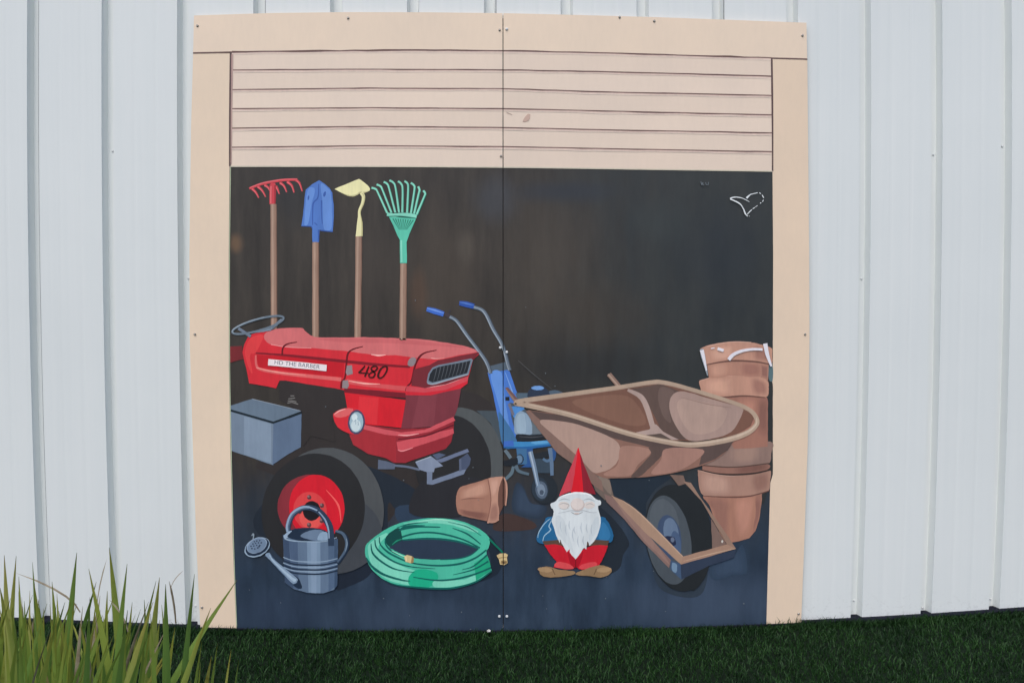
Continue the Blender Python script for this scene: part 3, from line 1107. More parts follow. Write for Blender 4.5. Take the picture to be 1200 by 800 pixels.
q = Paint('engine', o_ti)
G(580, 440, 8.889)
q.P((82, 100, 116), [(215, 180), (345, 180), (345, 240), (235, 262)])
q.P((82, 98, 114), [(560, 170), (600, 150), (660, 155), (710, 190), (560, 215)], True)
q.P((50, 60, 78), [(335, 220), (345, 165), (385, 112), (445, 100), (505, 110), (560, 160), (580, 220)])
q.E((108, 152, 212), 445, 128, 66, 22)
q.P((76, 88, 100), [(150, 280), (280, 300), (480, 580), (520, 620), (220, 620), (170, 420)])
q.P((78, 138, 208), [(165, 325), (280, 320), (300, 350), (240, 390), (205, 440), (180, 390)], True)
q.P((134, 156, 178), [(208, 430), (262, 368), (330, 395), (376, 470), (384, 606), (218, 606), (200, 520)], True)
q.P((148, 170, 190), [(225, 450), (265, 395), (310, 410), (320, 590), (235, 590)], True)
q.P((98, 110, 120), [(384, 440), (470, 560), (490, 606), (388, 606)])
q.S((112, 112, 128), [(146, 290), (170, 350), (192, 410)], 3.2)
q.P((42, 46, 52), [(108, 222), (150, 218), (152, 258), (108, 258)])
q.P((44, 48, 54), [(215, 640), (240, 606), (380, 615), (520, 606), (545, 642), (400, 668), (250, 674)], True)
q.S((84, 84, 88), [(250, 632), (380, 640), (500, 628)], (.4, 1.0, .4))
q.done()

q = Paint('deck', o_ti)
G(580, 510, 8.889)
q.P((62, 132, 188), [(85, 72), (200, 62), (380, 62), (540, 48), (604, 84), (560, 104), (300, 118), (90, 116)])
q.P((92, 158, 206), [(380, 66), (520, 56), (560, 72), (420, 88)], True)
q.P((64, 106, 190), [(80, 60), (190, 50), (200, 110), (90, 116)])
q.P((44, 98, 158), [(90, 114), (300, 116), (604, 84), (604, 106), (360, 140), (90, 130)])
q.P((66, 108, 148), [(222, 132), (335, 136), (335, 300), (240, 300)])
q.P((50, 86, 144), [(330, 136), (392, 134), (405, 330), (270, 330), (335, 290)])
q.E((42, 52, 66), 258, 245, 42, 52)
q.E((96, 124, 152), 255, 245, 33, 43)
q.P((60, 74, 88), [(400, 240), (560, 240), (590, 330), (590, 390), (420, 390)])
q.P((46, 50, 56), [(400, 192), (550, 158), (560, 222), (420, 244)])
q.S((96, 118, 146), [(572, 128), (588, 250), (594, 415)], (5.4, 4.6, 3.8))
q.P((52, 84, 136), [(600, 130), (636, 160), (630, 235), (606, 260)], True)
q.S((86, 112, 142), [(500, 240), (540, 265), (575, 250)], 3.0)
q.S((100, 116, 128), [(105, 150), (135, 190), (165, 235)], 4.0)
q.S((92, 110, 122), [(192, 320), (172, 390), (108, 455)], (3.2, 4.2, 3.4))
q.S((88, 106, 120), [(218, 308), (248, 368), (355, 402)], (4.4, 3.8, 3.0))
q.P((42, 46, 52), [(85, 258), (160, 250), (232, 228), (242, 270), (205, 318), (85, 312)])
q.done()

q = Paint('tiller_wheel', o_ti)
q.E((46, 51, 57), 512, 556, 138, 156, -8, 40)
q.E((50, 60, 72), 470, 556, 86, 120, -8)
q.E((84, 98, 116), 484, 565, 62, 92, -8)
q.E((116, 132, 152), 482, 565, 40, 62, -8)
q.E((70, 82, 98), 486, 590, 22, 26)
q.S((112, 132, 156), [(366, 165), (408, 330), (452, 535)], (6.0, 5.4, 4.2))
q.S((162, 178, 196), [(364, 168), (404, 330), (444, 520)], (2.0, 1.8, .8))
q.done()

# ------------------------------------------------------------------ pot lying on its side
TC, TC_L, TC_D, TC_DD = (170, 114, 94), (190, 136, 114), (140, 92, 78), (104, 68, 60)
MUTE[0] = 0.22
Paint.level = 160
G(400, 480, 5.715)
q = Paint('painted_fallen_pot', mural, 'terracotta pot painted lying on its side by the hose')
q.P(TC, [(768, 610), (772, 565), (785, 532), (805, 513), (870, 492), (985, 458, 1), (1004, 600), (978, 742, 1), (900, 726), (800, 702), (775, 665)], True)
q.B(TC, (194, 138, 116), [(800, 545), (860, 512), (980, 474), (992, 560), (880, 590), (800, 600)])
q.B(TC, (136, 88, 76), [(780, 660), (860, 672), (990, 690), (978, 740), (880, 720), (800, 700)])
q.P((112, 74, 64), [(1040, 540), (1060, 470), (1085, 446), (1102, 480), (1106, 560), (1102, 620), (1080, 650), (1050, 700)], True)
q.P(TC_L, [(985, 456, 1), (1030, 447), (1087, 443, 1), (1064, 490), (1050, 560), (1050, 640), (1056, 738, 1), (1020, 748), (985, 757, 1), (976, 745), (996, 660), (1000, 560)], True)
q.B(TC_L, (160, 110, 94), [(1000, 640), (1046, 620), (1052, 734), (990, 748)])
q.B(TC_L, (206, 152, 130), [(1000, 470), (1050, 462), (1044, 540), (1008, 580)])
q.S(TC_L, [(1086, 446), (1104, 490), (1107, 560), (1100, 640)], (1.0, 2.4, 1.2))
q.S(TC_D, [(982, 460), (1002, 600), (978, 745)], 1.0)
q.S(TC_D, [(800, 600), (860, 590), (960, 592)], (.3, 1.0, .3))
q.done()

# ------------------------------------------------------------------ stack of terracotta pots
MUTE[0] = 0.22
Paint.level = 66
q = Paint('painted_pot_stack', mural, 'stack of terracotta pots painted at the right edge')
G(790, 380, 2.857)
q.P((54, 56, 58), [(310, 120), (330, 200), (330, 400), (330, 500), (300, 600), (290, 600), (300, 300)])
q.P((84, 112, 120), [(312, 128), (328, 130), (330, 185), (318, 185)], True)
o_ps = q.done()

q = Paint('terracotta_pot', o_ps)     # lowest
q.P(TC, [(96, 562), (294, 562), (289, 600), (280, 660), (272, 690), (252, 714), (215, 725), (180, 731), (160, 722), (118, 600)])
q.B(TC, (186, 126, 106), [(205, 575), (262, 575), (262, 640), (248, 700), (215, 712), (200, 640)])
q.B(TC, (150, 102, 88), [(98, 572), (180, 574), (186, 640), (182, 716), (150, 690), (120, 610)])
q.B(TC, (146, 98, 86), [(272, 572), (293, 572), (284, 650), (270, 690), (262, 690), (272, 630)])
q.P((166, 122, 106), [(79, 494), (86, 487), (140, 499), (200, 504), (270, 498), (320, 487), (321, 520), (318, 552), (300, 562), (250, 571), (180, 574), (120, 573), (95, 570), (84, 545)], True)
q.B((166, 122, 106), (184, 140, 122), [(95, 500), (180, 510), (184, 566), (100, 564)])
q.B((166, 122, 106), (150, 106, 92), [(262, 506), (314, 496), (312, 548), (270, 560)])
q.S((108, 74, 66), [(96, 573), (180, 577), (250, 574), (318, 556)], (.6, 1.6, 1.2))
q.S((194, 152, 134), [(86, 490), (140, 501), (200, 506), (300, 494)], (.4, .9, .4))
q.done()
q = Paint('terracotta_pot', o_ps)
q.P((148, 102, 88), [(94, 466), (314, 460), (312, 488), (260, 499), (200, 503), (140, 499), (94, 488)])
q.B((148, 102, 88), (128, 86, 76), [(210, 474), (310, 466), (308, 486), (210, 500)])
q.P((142, 112, 102), [(92, 462), (94, 440), (140, 416), (200, 400), (322, 392), (324, 430), (320, 462), (290, 470), (220, 475), (150, 474), (100, 471)], True)
q.B((142, 112, 102), (158, 124, 110), [(190, 414), (280, 404), (280, 458), (200, 464)])
q.S((66, 52, 50), [(90, 486), (140, 498), (200, 502), (270, 497), (320, 486)], (1.0, 2.2, 1.6))
q.S((92, 68, 62), [(96, 471), (200, 477), (318, 464)], 1.3)
q.done()
q = Paint('terracotta_pot', o_ps)
G(810, 390, 8)
q.P((160, 106, 90), [(120, 560), (700, 590), (712, 640), (716, 760), (714, 900), (716, 1062), (560, 1078), (400, 1082), (300, 900)])
q.B((160, 106, 90), (184, 122, 102), [(440, 600), (600, 610), (600, 780), (560, 960), (480, 900), (440, 760)])
q.B((160, 106, 90), (138, 92, 80), [(640, 600), (712, 610), (712, 760), (710, 960), (640, 960), (620, 780)])
q.P(TC_L, [(74, 452), (120, 432), (180, 420), (350, 402), (520, 402), (640, 408), (716, 452), (724, 520), (720, 578), (692, 600), (600, 590), (500, 585), (400, 588), (300, 594), (180, 580), (104, 566), (84, 510)], True)
q.B(TC_L, (204, 148, 124), [(140, 446), (360, 424), (380, 480), (370, 570), (200, 566), (130, 540)])
q.B(TC_L, (164, 112, 96), [(560, 420), (680, 450), (710, 500), (700, 580), (580, 570)])
q.S((112, 76, 66), [(120, 572), (300, 599), (500, 588), (692, 604)], (.6, 1.8, 1.2))
q.S((206, 154, 132), [(78, 448), (180, 420), (350, 402), (600, 404)], .9)
q.done()
q = Paint('terracotta_pot', o_ps)     # topmost
q.P((180, 124, 104), [(145, 288), (400, 255), (725, 285), (718, 445), (655, 412), (600, 405), (350, 402), (165, 424)])
q.B((180, 124, 104), (160, 106, 92), [(470, 280), (640, 290), (640, 400), (480, 398)])
q.B((180, 124, 104), (146, 98, 86), [(650, 290), (722, 300), (716, 438), (655, 410)], smooth=False)
q.B((180, 124, 104), (194, 138, 116), [(180, 300), (330, 280), (330, 395), (190, 408)])
q.P(TC_L, [(82, 154), (120, 130), (200, 105), (300, 90), (400, 82), (560, 89), (680, 116), (752, 144), (756, 220), (744, 288), (600, 266), (400, 257), (250, 273), (145, 294), (100, 220)], True)
q.B(TC_L, (206, 152, 128), [(180, 150), (380, 118), (390, 180), (370, 236), (210, 256)])
q.B(TC_L, (164, 112, 96), [(580, 120), (690, 140), (730, 190), (726, 270), (590, 250)])
q.S((116, 78, 68), [(146, 296), (250, 276), (400, 259), (600, 268), (738, 294)], (1.2, 2.0, 1.4))
q.S((212, 160, 138), [(150, 124), (300, 92), (430, 82), (560, 89)], .9)
q.done()

# ------------------------------------------------------------------ wheelbarrow
MUTE[0] = 0.30
Paint.level = 160
BW, BW_L, BW_D, BW_R = (144, 98, 82), (176, 138, 122), (94, 74, 70), (178, 148, 124)
o_wb = tag(link('painted_wheelbarrow', None, mural), 'brown wheelbarrow with pale rim painted on the right')
q = Paint('barrow_handle', o_wb)
G(590, 420, 3.75)
q.S((142, 108, 92), [(463, 68), (510, 125)], 5.6, smooth=False)
q.S((172, 138, 118), [(460, 68), (505, 122)], 2.0, smooth=False)
q.done()
q = Paint('barrow_handle', o_wb)
G(580, 440, 8.889)
q.P((120, 84, 80), [(106, 128), (135, 118), (240, 245), (222, 300), (170, 230)])
q.P((150, 116, 104), [(106, 128), (120, 140), (232, 275), (222, 300), (160, 215)])
q.done()

q = Paint('barrow_wheel', o_wb)
G(690, 550, 5.333)
q.E((44, 48, 53), 556, 425, 203, 336, -9, 56)
q.P((44, 48, 53), [(560, 96), (640, 130), (710, 210), (755, 320), (770, 440), (760, 560), (720, 680), (640, 752), (600, 600), (600, 300)], True)
q.E((74, 84, 94), 498, 438, 138, 280, -9, 56)
q.E((84, 94, 104), 470, 330, 90, 150, -9, 40)
q.E((60, 80, 116), 502, 420, 74, 140, -9, 40)
q.E((92, 116, 150), 512, 385, 46, 86, -9, 32)
q.E((68, 92, 132), 545, 460, 30, 80, -9, 28)
q.P((42, 50, 80), [(455, 425), (500, 412), (535, 425), (540, 470), (480, 462)], True)
q.E((96, 110, 140), 522, 436, 12, 16)
q.done()

q = Paint('barrow_frame', o_wb)
q.P((124, 96, 84), [(505, 30), (590, 35), (606, 85), (560, 100)])
q.P((150, 114, 96), [(590, 72), (636, 80), (720, 205), (870, 415), (918, 492), (862, 466), (700, 190)])
q.P((126, 98, 88), [(762, 305), (858, 463), (770, 492)])
q.P((112, 94, 86), [(0, 0), (60, 30), (130, 60), (155, 165), (100, 190), (40, 130)])
q.P((132, 112, 100), [(60, 40), (125, 65), (140, 150), (100, 120)], True)
q.P((136, 102, 94), [(95, 150), (165, 180), (350, 390), (512, 562), (500, 612), (330, 440), (225, 312), (110, 200)])
q.P((150, 112, 100), [(180, 220), (240, 270), (400, 440), (500, 580), (480, 570), (330, 420)], True)
q.P((170, 130, 104), [(138, 158), (215, 192), (325, 275), (588, 540), (574, 588), (350, 390), (200, 232)])
q.S((188, 150, 122), [(215, 195), (325, 278), (585, 540)], (.8, 1.6, 1.2))
q.P((62, 88, 126), [(510, 562), (574, 588), (578, 684), (508, 622)])
q.P((104, 140, 176), [(520, 580), (548, 592), (545, 640), (520, 625)], True)
q.P((52, 64, 88), [(572, 588), (920, 496), (906, 546), (740, 602), (600, 672), (578, 684)])
q.P((166, 124, 100), [(586, 540), (770, 490), (860, 464), (920, 492), (574, 590)])
q.S((190, 150, 120), [(590, 570), (760, 524), (912, 492)], (.4, 1.4, .6))
q.E((196, 190, 180), 832, 446, 6, 9)
q.done()

q = Paint('barrow_tray', o_wb)
G(590, 420, 3.75)
q.P((134, 100, 88), [(98, 228), (130, 228), (170, 280), (330, 440), (430, 535), (440, 585), (400, 560), (300, 460), (235, 412), (120, 268)])
q.P(BW, [(108, 225, 1), (300, 255), (550, 335), (750, 380), (850, 380), (1012, 360, 1), (965, 418), (880, 465), (700, 510), (520, 523), (420, 516), (330, 440), (170, 280)], True)
q.P(BW_D, [(115, 228), (300, 255), (550, 338), (750, 384), (900, 385), (1010, 362), (985, 400), (930, 440), (858, 468), (876, 398), (760, 400), (640, 388), (480, 348), (330, 298), (165, 272)])
q.P(BW_L, [(160, 278), (200, 268), (330, 290), (470, 345), (510, 385), (508, 435), (475, 478), (425, 498), (390, 496), (330, 432), (220, 335)], True)
q.P((166, 116, 100), [(520, 385), (640, 395), (645, 415), (590, 465), (556, 512), (470, 515), (440, 505), (500, 465)], True)
q.P((98, 76, 70), [(640, 388), (712, 392), (690, 430), (640, 480), (602, 514), (560, 518), (620, 450), (648, 415)], True)
q.P((168, 116, 100), [(715, 394), (872, 398), (855, 438), (770, 490), (650, 506), (690, 445)], True)
# inside
q.P((126, 82, 66), [(95, 192), (300, 165), (540, 132), (690, 108), (850, 150), (1040, 205), (1100, 255), (1085, 295), (1000, 340), (850, 362), (750, 358), (560, 325), (300, 245)])
q.P((138, 92, 74), [(300, 190), (520, 160), (600, 220), (620, 290), (500, 280)], True)
q.P((100, 77, 70), [(560, 134), (690, 110), (770, 142), (734, 200), (742, 265), (802, 356), (740, 352), (690, 310), (652, 232), (612, 168)])
q.P((112, 88, 80), [(690, 125), (750, 145), (725, 200), (735, 280), (700, 250), (680, 180)], True)
q.P((168, 134, 122), [(740, 162), (792, 144), (920, 180), (1040, 214), (1046, 245), (1000, 320), (900, 354), (812, 357), (760, 300), (728, 222)], True)
q.P((178, 142, 128), [(770, 180), (900, 195), (980, 230), (940, 310), (840, 330), (780, 270)], True)
q.S((150, 116, 104), [(780, 170), (900, 200), (1000, 215)], (.4, 1.0, .4))
q.P((96, 78, 72), [(600, 338), (680, 325), (750, 352), (700, 356)])
q.S((174, 144, 134), [(545, 137), (600, 165), (628, 212), (655, 300)], (3.0, 6.0, 6.5, 6.0))
q.P((174, 144, 134), [(555, 330), (640, 310), (655, 285), (672, 290), (700, 320), (770, 356), (740, 356), (690, 328), (620, 336)])
q.done()

q = Paint('barrow_rim', o_wb)
rim = [(62, 190), (250, 162), (480, 130), (640, 105), (700, 104), (800, 128), (1000, 190), (1080, 225), (1110, 262), (1108, 292), (1068, 326), (980, 356), (850, 376), (750, 370), (550, 328),
       (300, 248), (110, 205)]
q.S(BW_R, rim, (6.0, 5.0, 4.8, 4.6, 5.4, 6.6, 6.0, 6.0, 6.4), closed=True, n=8)
q.E(BW_R, 72, 192, 17, 15)
q.S((198, 170, 146), [(x, y - 4) for x, y in rim[8:]], (.4, 2.6, 2.0, 1.6, .8), n=8)
q.S((170, 138, 116), [(x, y + 8) for x, y in rim[:8]], (.6, 1.4, 1.2, .6), n=8)
q.done()

# ------------------------------------------------------------------ gnome
MUTE[0] = 0.07
Paint.level = 235
q = Paint('painted_gnome', mural, 'white-bearded garden gnome in a red pointed hat')
G(600, 510, 4.443)
q.P((42, 100, 146), [(205, 420), (168, 448), (138, 500), (128, 545), (165, 562), (250, 556), (300, 520), (400, 520), (430, 556), (505, 556), (526, 530), (520, 490), (492, 440), (450, 420)], True)
q.P((54, 116, 164), [(470, 450), (500, 480), (512, 520), (490, 545), (450, 530)], True)
q.S((150, 184, 206), [(200, 430), (170, 455), (140, 500), (134, 530)], (.6, 1.2, .6))
q.S((150, 184, 206), [(205, 440), (192, 470), (200, 490), (168, 520), (160, 548)], (1.0, 1.4, .8))
q.P((92, 72, 62), [(158, 548), (250, 540), (430, 540), (506, 545), (496, 572), (420, 572), (240, 572), (170, 570)])
o_gn = q.done()
q = Paint('trousers', o_gn)
q.P((198, 36, 50), [(168, 568, 1), (240, 566), (330, 600), (420, 570), (499, 570, 1), (478, 625), (442, 680), (360, 696), (332, 682), (300, 692), (214, 684, 1), (232, 655), (202, 620)], True)
q.P((170, 30, 44), [(290, 600), (330, 640), (370, 600), (350, 670), (330, 684), (305, 670)], True)
q.P((216, 74, 80), [(220, 678), (240, 655), (300, 668), (320, 690), (270, 692)], True)
q.P((216, 70, 78), [(350, 690), (365, 668), (430, 655), (440, 676), (390, 692)], True)
q.S((120, 24, 36), [(331, 645), (331, 690)], 1.0)
q.done()
for a in ([(143, 702), (160, 682), (195, 680), (240, 694), (322, 704), (312, 724), (200, 736), (152, 724)], [(334, 712), (390, 690), (455, 672), (505, 684), (518, 702), (500, 724), (460, 736), (400, 728), (340, 724)]):
    q = Paint('shoe', o_gn)
    q.P((146, 118, 88), a, True)
    cx = sum(t[0] for t in a) / len(a)
    s = -1 if cx < 300 else 1
    q.E((166, 136, 102), cx + s * 45, 696, 38, 13, s * -6)
    q.S((106, 84, 64), [(cx + s * 5, 690), (cx + s * 0, 705), (cx - s * 8, 722)], 1.0)
    q.done()
q = Paint('pointed_hat', o_gn)
q.P((200, 68, 80), [(343, 60, 1), (318, 130), (272, 240), (244, 314, 1), (300, 290), (350, 290), (345, 200)], True)
q.P((138, 40, 52), [(344, 62, 1), (372, 145), (408, 235), (436, 305, 1), (400, 300), (365, 292), (352, 180)], True)
q.P((216, 34, 46), [(343, 62, 1), (352, 90), (372, 295, 1), (340, 292), (306, 296, 1), (325, 200)], True)
q.done()
q = Paint('beard_and_face', o_gn)
WB = (205, 212, 216)
q.P(WB, [(203, 372), (202, 352), (225, 342), (250, 315), (300, 297), (345, 292), (400, 300), (432, 326), (448, 334), (462, 340), (461, 358), (446, 372), (462, 440), (452, 492), (432, 540),
         (402, 572, 1), (392, 548), (386, 592, 1), (372, 584), (352, 615), (330, 642, 1), (302, 608), (300, 590), (284, 604, 1), (262, 566), (250, 540), (248, 556, 1), (232, 522), (218, 480), (206, 440), (216, 405), (214, 385)], True)
q.P((196, 204, 210), [(228, 420), (262, 424), (285, 480), (318, 600), (300, 585), (255, 530), (232, 500)], True)
q.P((196, 205, 212), [(438, 420), (452, 440), (440, 500), (400, 555), (410, 480)], True)
q.S((226, 230, 232), [(248, 318), (300, 302), (345, 298), (400, 305), (432, 330)], (.8, 2.2, 1.0))
for x, y, l in ((282, 460, 60), (318, 480, 70), (326, 470, 40), (362, 450, 60), (390, 455, 50), (300, 440, 50), (345, 520, 60), (415, 460, 60), (255, 440, 60), (372, 520, 50)):
    q.S((178, 188, 197), [(x, y), (x - 4, y + l * .5), (x + 3, y + l)], (.3, 1.5, .3))
SK = (210, 202, 198)
q.E(SK, 270, 362, 30, 20, 5)
q.E(SK, 402, 360, 30, 19, -5)
q.E((196, 182, 178), 341, 358, 36, 33)
q.E((214, 203, 198), 339, 353, 32, 30)
q.S((168, 168, 168), [(245, 358), (268, 350), (296, 360), (285, 374)], (.4, 1.0, .4))
q.S((172, 170, 170), [(248, 376), (270, 382), (292, 376)], .6)
q.S((172, 170, 170), [(385, 360), (405, 352), (428, 362)], (.4, 1.0, .4))
q.S((176, 186, 192), [(240, 338), (270, 328), (300, 334)], (.4, 1.8, .4))
q.S((176, 186, 192), [(370, 334), (400, 328), (430, 340)], (.4, 1.8, .4))
q.S((148, 150, 154), [(306, 396), (335, 408), (368, 396)], (.4, 1.4, .4))
q.S((168, 172, 178), [(240, 402), (280, 394), (310, 388), (340, 392), (370, 388), (410, 398), (440, 398)], (.3, 1.0, .3))
q.E((200, 186, 180), 336, 403, 14, 4)
q.done()

# ------------------------------------------------------------------ hose
Paint.level = 210
HG, HL, HD = (74, 184, 156), (118, 206, 182), (30, 98, 92)
q = Paint('painted_hose', mural, 'coiled green garden hose painted on the floor')
G(420, 600, 6.667)
q.P(HG, [(54, 275), (80, 230), (180, 152), (300, 90), (450, 54), (600, 42), (750, 54), (880, 94), (980, 150), (1026, 205), (1020, 265), (1000, 305), (1012, 345), (1030, 405), (1042, 452, 1),
         (920, 534), (750, 582), (600, 588), (430, 578), (290, 558), (200, 522), (110, 445), (60, 350)], True)
q.P(HL, [(75, 270), (120, 215), (200, 165), (230, 170), (160, 260), (200, 340), (350, 420), (480, 470), (420, 560), (300, 545), (200, 505), (110, 420)], True)
q.P((36, 176, 136), [(395, 500), (470, 440), (600, 460), (620, 520), (540, 584), (410, 572)], True)
q.P(HL, [(600, 530), (800, 525), (910, 490), (915, 530), (760, 574), (600, 580)], True)
q.P((38, 160, 122), [(905, 395), (1005, 330), (1030, 400), (1038, 450), (920, 528)])
q.P(HL, [(350, 85), (600, 52), (800, 78), (930, 140), (900, 150), (700, 90), (500, 80)], True)
# hole
q.P((50, 62, 80), [(245, 262), (340, 216), (500, 204), (650, 208), (800, 232), (935, 274), (880, 330), (780, 358), (640, 366), (500, 362), (420, 350), (330, 318), (270, 288)], True)
q.P((32, 74, 72), [(212, 205), (240, 162), (320, 120), (345, 205), (335, 220), (255, 262), (222, 245)], True)
q.S((42, 140, 112), [(265, 250), (300, 220), (345, 205)], (.6, 1.6, .6))
for t, w in (([(318, 140), (360, 118), (430, 104), (520, 100)], (.8, 3.4, 2.2, .5)), ([(340, 190), (440, 162), (560, 154), (690, 172), (830, 214), (950, 274)], (1.6, 1.6, 1.6, 1.2)),
             ([(345, 132), (470, 112), (620, 112), (640, 115)], (.6, 1.4, .5)), ([(300, 118), (400, 88), (545, 74)], (.6, 1.2, .4)), ([(735, 120), (850, 165), (955, 245)], (.5, 1.6, .8)),
             ([(700, 72), (850, 110), (960, 180)], (.3, .9, .4)), ([(348, 214), (500, 202), (650, 206), (800, 230), (930, 276)], (1.4, 1.8, 1.6)),
             ([(212, 200), (216, 250), (270, 305), (360, 345)], (1.0, 1.6, .8)), ([(165, 190), (172, 245), (225, 302), (300, 345), (400, 386), (520, 406), (660, 412), (800, 396), (915, 352), (1000, 290)], (.8, 1.8, 1.2, 1.8, 1.4)),
             ([(130, 210), (142, 272), (205, 335), (300, 390), (420, 422), (600, 436)], (.8, 1.8, 1.4, .4)), ([(100, 240), (112, 312), (180, 380), (290, 440), (440, 466)], (.6, 1.8, 1.6, .4)),
             ([(62, 350), (110, 420), (200, 482), (340, 525), (405, 532)], (1.0, 2.4, 1.8, .6)), ([(430, 502), (600, 526), (750, 518), (900, 482), (1036, 428)], (.6, 1.6, 1.6, 1.4)),
             ([(740, 484), (900, 442), (1016, 378)], (.4, 1.2, 1.4)), ([(810, 444), (900, 416), (1006, 328)], (.3, 1.2, 1.4)), ([(640, 366), (780, 358), (880, 328), (950, 270)], (.6, 1.0, .6)),
             ([(200, 522), (290, 560), (430, 580), (600, 591), (750, 585), (920, 537), (1040, 456)], (.4, 1.6, 1.6, 1.2))):
    q.S(HD, t, [v_ * 1.3 for v_ in w])
q.S((158, 226, 200), [(260, 296), (340, 334), (380, 345)], (.3, 1.2, .3))
q.S((158, 226, 200), [(480, 66), (620, 52), (760, 66)], (.3, 1.6, .3))
q.S((28, 112, 92), [(1024, 205), (1070, 252), (1130, 312)], 2.2)
o_ho = q.done()
BR, BR_D = (206, 182, 132), (150, 124, 84)
q = Paint('hose_coupling', o_ho)
q.P(BR, [(358, 342), (380, 328), (425, 340), (432, 386), (410, 394), (368, 380)])
q.P(BR_D, [(420, 338), (434, 350), (432, 388), (410, 395)])
q.S((226, 206, 164), [(372, 340), (376, 376)], 1.0, smooth=False)
q.done()
q = Paint('hose_coupling', o_ho)
q.P(BR, [(1078, 335), (1105, 318), (1150, 316), (1168, 328), (1160, 350), (1166, 392), (1140, 408), (1108, 402), (1098, 360)])
q.E(BR_D, 1136, 386, 26, 16, -4)
q.E((110, 90, 66), 1137, 388, 14, 8)
q.S(BR_D, [(1096, 355), (1130, 348), (1162, 350)], .9)
q.done()

# ------------------------------------------------------------------ watering can
Paint.level = 230
CB, CB_L, CB_D, CB_DD = (96, 116, 142), (138, 160, 184), (64, 80, 106), (42, 54, 72)
q = Paint('painted_watering_can', mural, 'blue-grey watering can painted in front of the tractor wheel')
G(260, 570, 4.706)
q.P(CB, [(337, 262), (345, 400), (350, 525), (400, 560), (470, 582), (560, 585), (620, 565), (638, 540), (642, 300), (600, 270)])
q.P(CB_D, [(337, 262), (372, 288), (380, 400), (395, 556), (350, 525), (345, 400)])
q.P((78, 96, 124), [(372, 288), (420, 298), (425, 566), (395, 556)])
q.P((118, 140, 166), [(470, 300), (545, 300), (545, 584), (480, 580)])
q.P((128, 149, 175), [(492, 300), (526, 300), (522, 584), (494, 582)])
q.P((82, 102, 130), [(590, 295), (642, 285), (638, 540), (590, 574)])
q.P((66, 84, 110), [(622, 290), (642, 285), (638, 540), (622, 562)])
G(320, 580, 8)
q.E(CB_DD, 325, 362, 198, 64, 0, 40)
q.P((104, 124, 150), [(262, 382), (310, 340), (400, 318), (480, 332), (520, 380), (500, 420), (380, 418)], True)
q.P((138, 162, 188), [(420, 400), (445, 350), (500, 340), (522, 380), (505, 416), (430, 416)], True)
q.S((150, 172, 194), [(110, 372), (122, 405), (200, 424), (330, 430), (480, 428), (600, 392)], (2.6, 1.4, .8, .8))
for k, (yy, dk) in enumerate(((576, 0), (606, 1), (628, 0), (650, 1), (668, 0), (690, 1))):
    q.S(CB_DD if dk else CB_L, [(98, yy), (200, yy + 34), (350, yy + 44), (480, yy + 40), (606, yy + 12)], (1.4, 1.8, 1.6) if dk else (1.0, 1.4, .9))
o_wc = q.done()
q = Paint('rear_handle', o_wc)
q.S(CB_DD, [(585, 332), (660, 358), (700, 432), (684, 525), (608, 640)], (3, 5.0, 4.4, 3.0))
q.S((80, 98, 120), [(588, 328), (656, 355), (690, 430), (675, 520), (606, 622)], (2.4, 3.6, 3.0, 2.0))
q.S((126, 146, 166), [(688, 400), (696, 450), (682, 520)], (.4, 1.2, .4))
q.done()
q = Paint('top_handle', o_wc)
hp = [(150, 345), (146, 280), (185, 180), (265, 122), (345, 112), (430, 145), (500, 225), (540, 320), (548, 470)]
q.S((52, 66, 88), hp, (5.4, 6.2, 6.0, 7.0, 8.0, 7.0))
q.S((84, 102, 128), [(x - 6, y - 2) for x, y in hp[:5]], (4.0, 4.6, 4.0, 3.0))
q.S((140, 162, 188), [(x - 12, y - 6) for x, y in hp[:6]], (2.6, 2.2, 2.6, 1.6))
q.S((140, 162, 188), [(430, 150), (490, 225), (522, 320), (528, 400)], (1.2, 2.0, 1.4))
q.P((150, 172, 196), [(106, 372), (150, 335), (182, 330), (140, 370), (140, 395), (115, 392)], True)
q.done()
q = Paint('spout', o_wc)
G(280, 610, 8.889)
q.P(CB_DD, [(520, 600), (600, 690), (660, 690), (622, 590), (560, 560)], True)
q.P((62, 80, 104), [(262, 362), (300, 368), (400, 490), (560, 660), (612, 640), (610, 590), (400, 420), (328, 330)])
q.P((128, 150, 176), [(280, 350), (322, 328), (375, 402), (598, 582), (608, 625), (580, 648), (540, 625), (355, 430)], True)
q.P((158, 180, 202), [(322, 345), (375, 415), (560, 580), (600, 600), (585, 628), (540, 600), (360, 420)], True)
q.done()
q = Paint('sprinkler_rose', o_wc)
q.E((146, 168, 190), 194, 270, 140, 94, -27)
q.E(CB_DD, 196, 266, 131, 84, -27)
q.E((140, 160, 184), 190, 250, 112, 76, -27)
q.E((110, 130, 156), 192, 252, 104, 68, -27)
for x, y in ((165, 210), (190, 203), (220, 200), (150, 235), (178, 228), (208, 222), (238, 222), (130, 258), (160, 256), (190, 248), (220, 250), (140, 282), (170, 286), (200, 275), (214, 262)):
    q.E((50, 62, 82), x, y, 9, 7, n=10)
q.S((140, 156, 170), [(138, 150), (152, 130), (158, 150), (150, 190)], (1.0, 1.8, .8))
q.done()

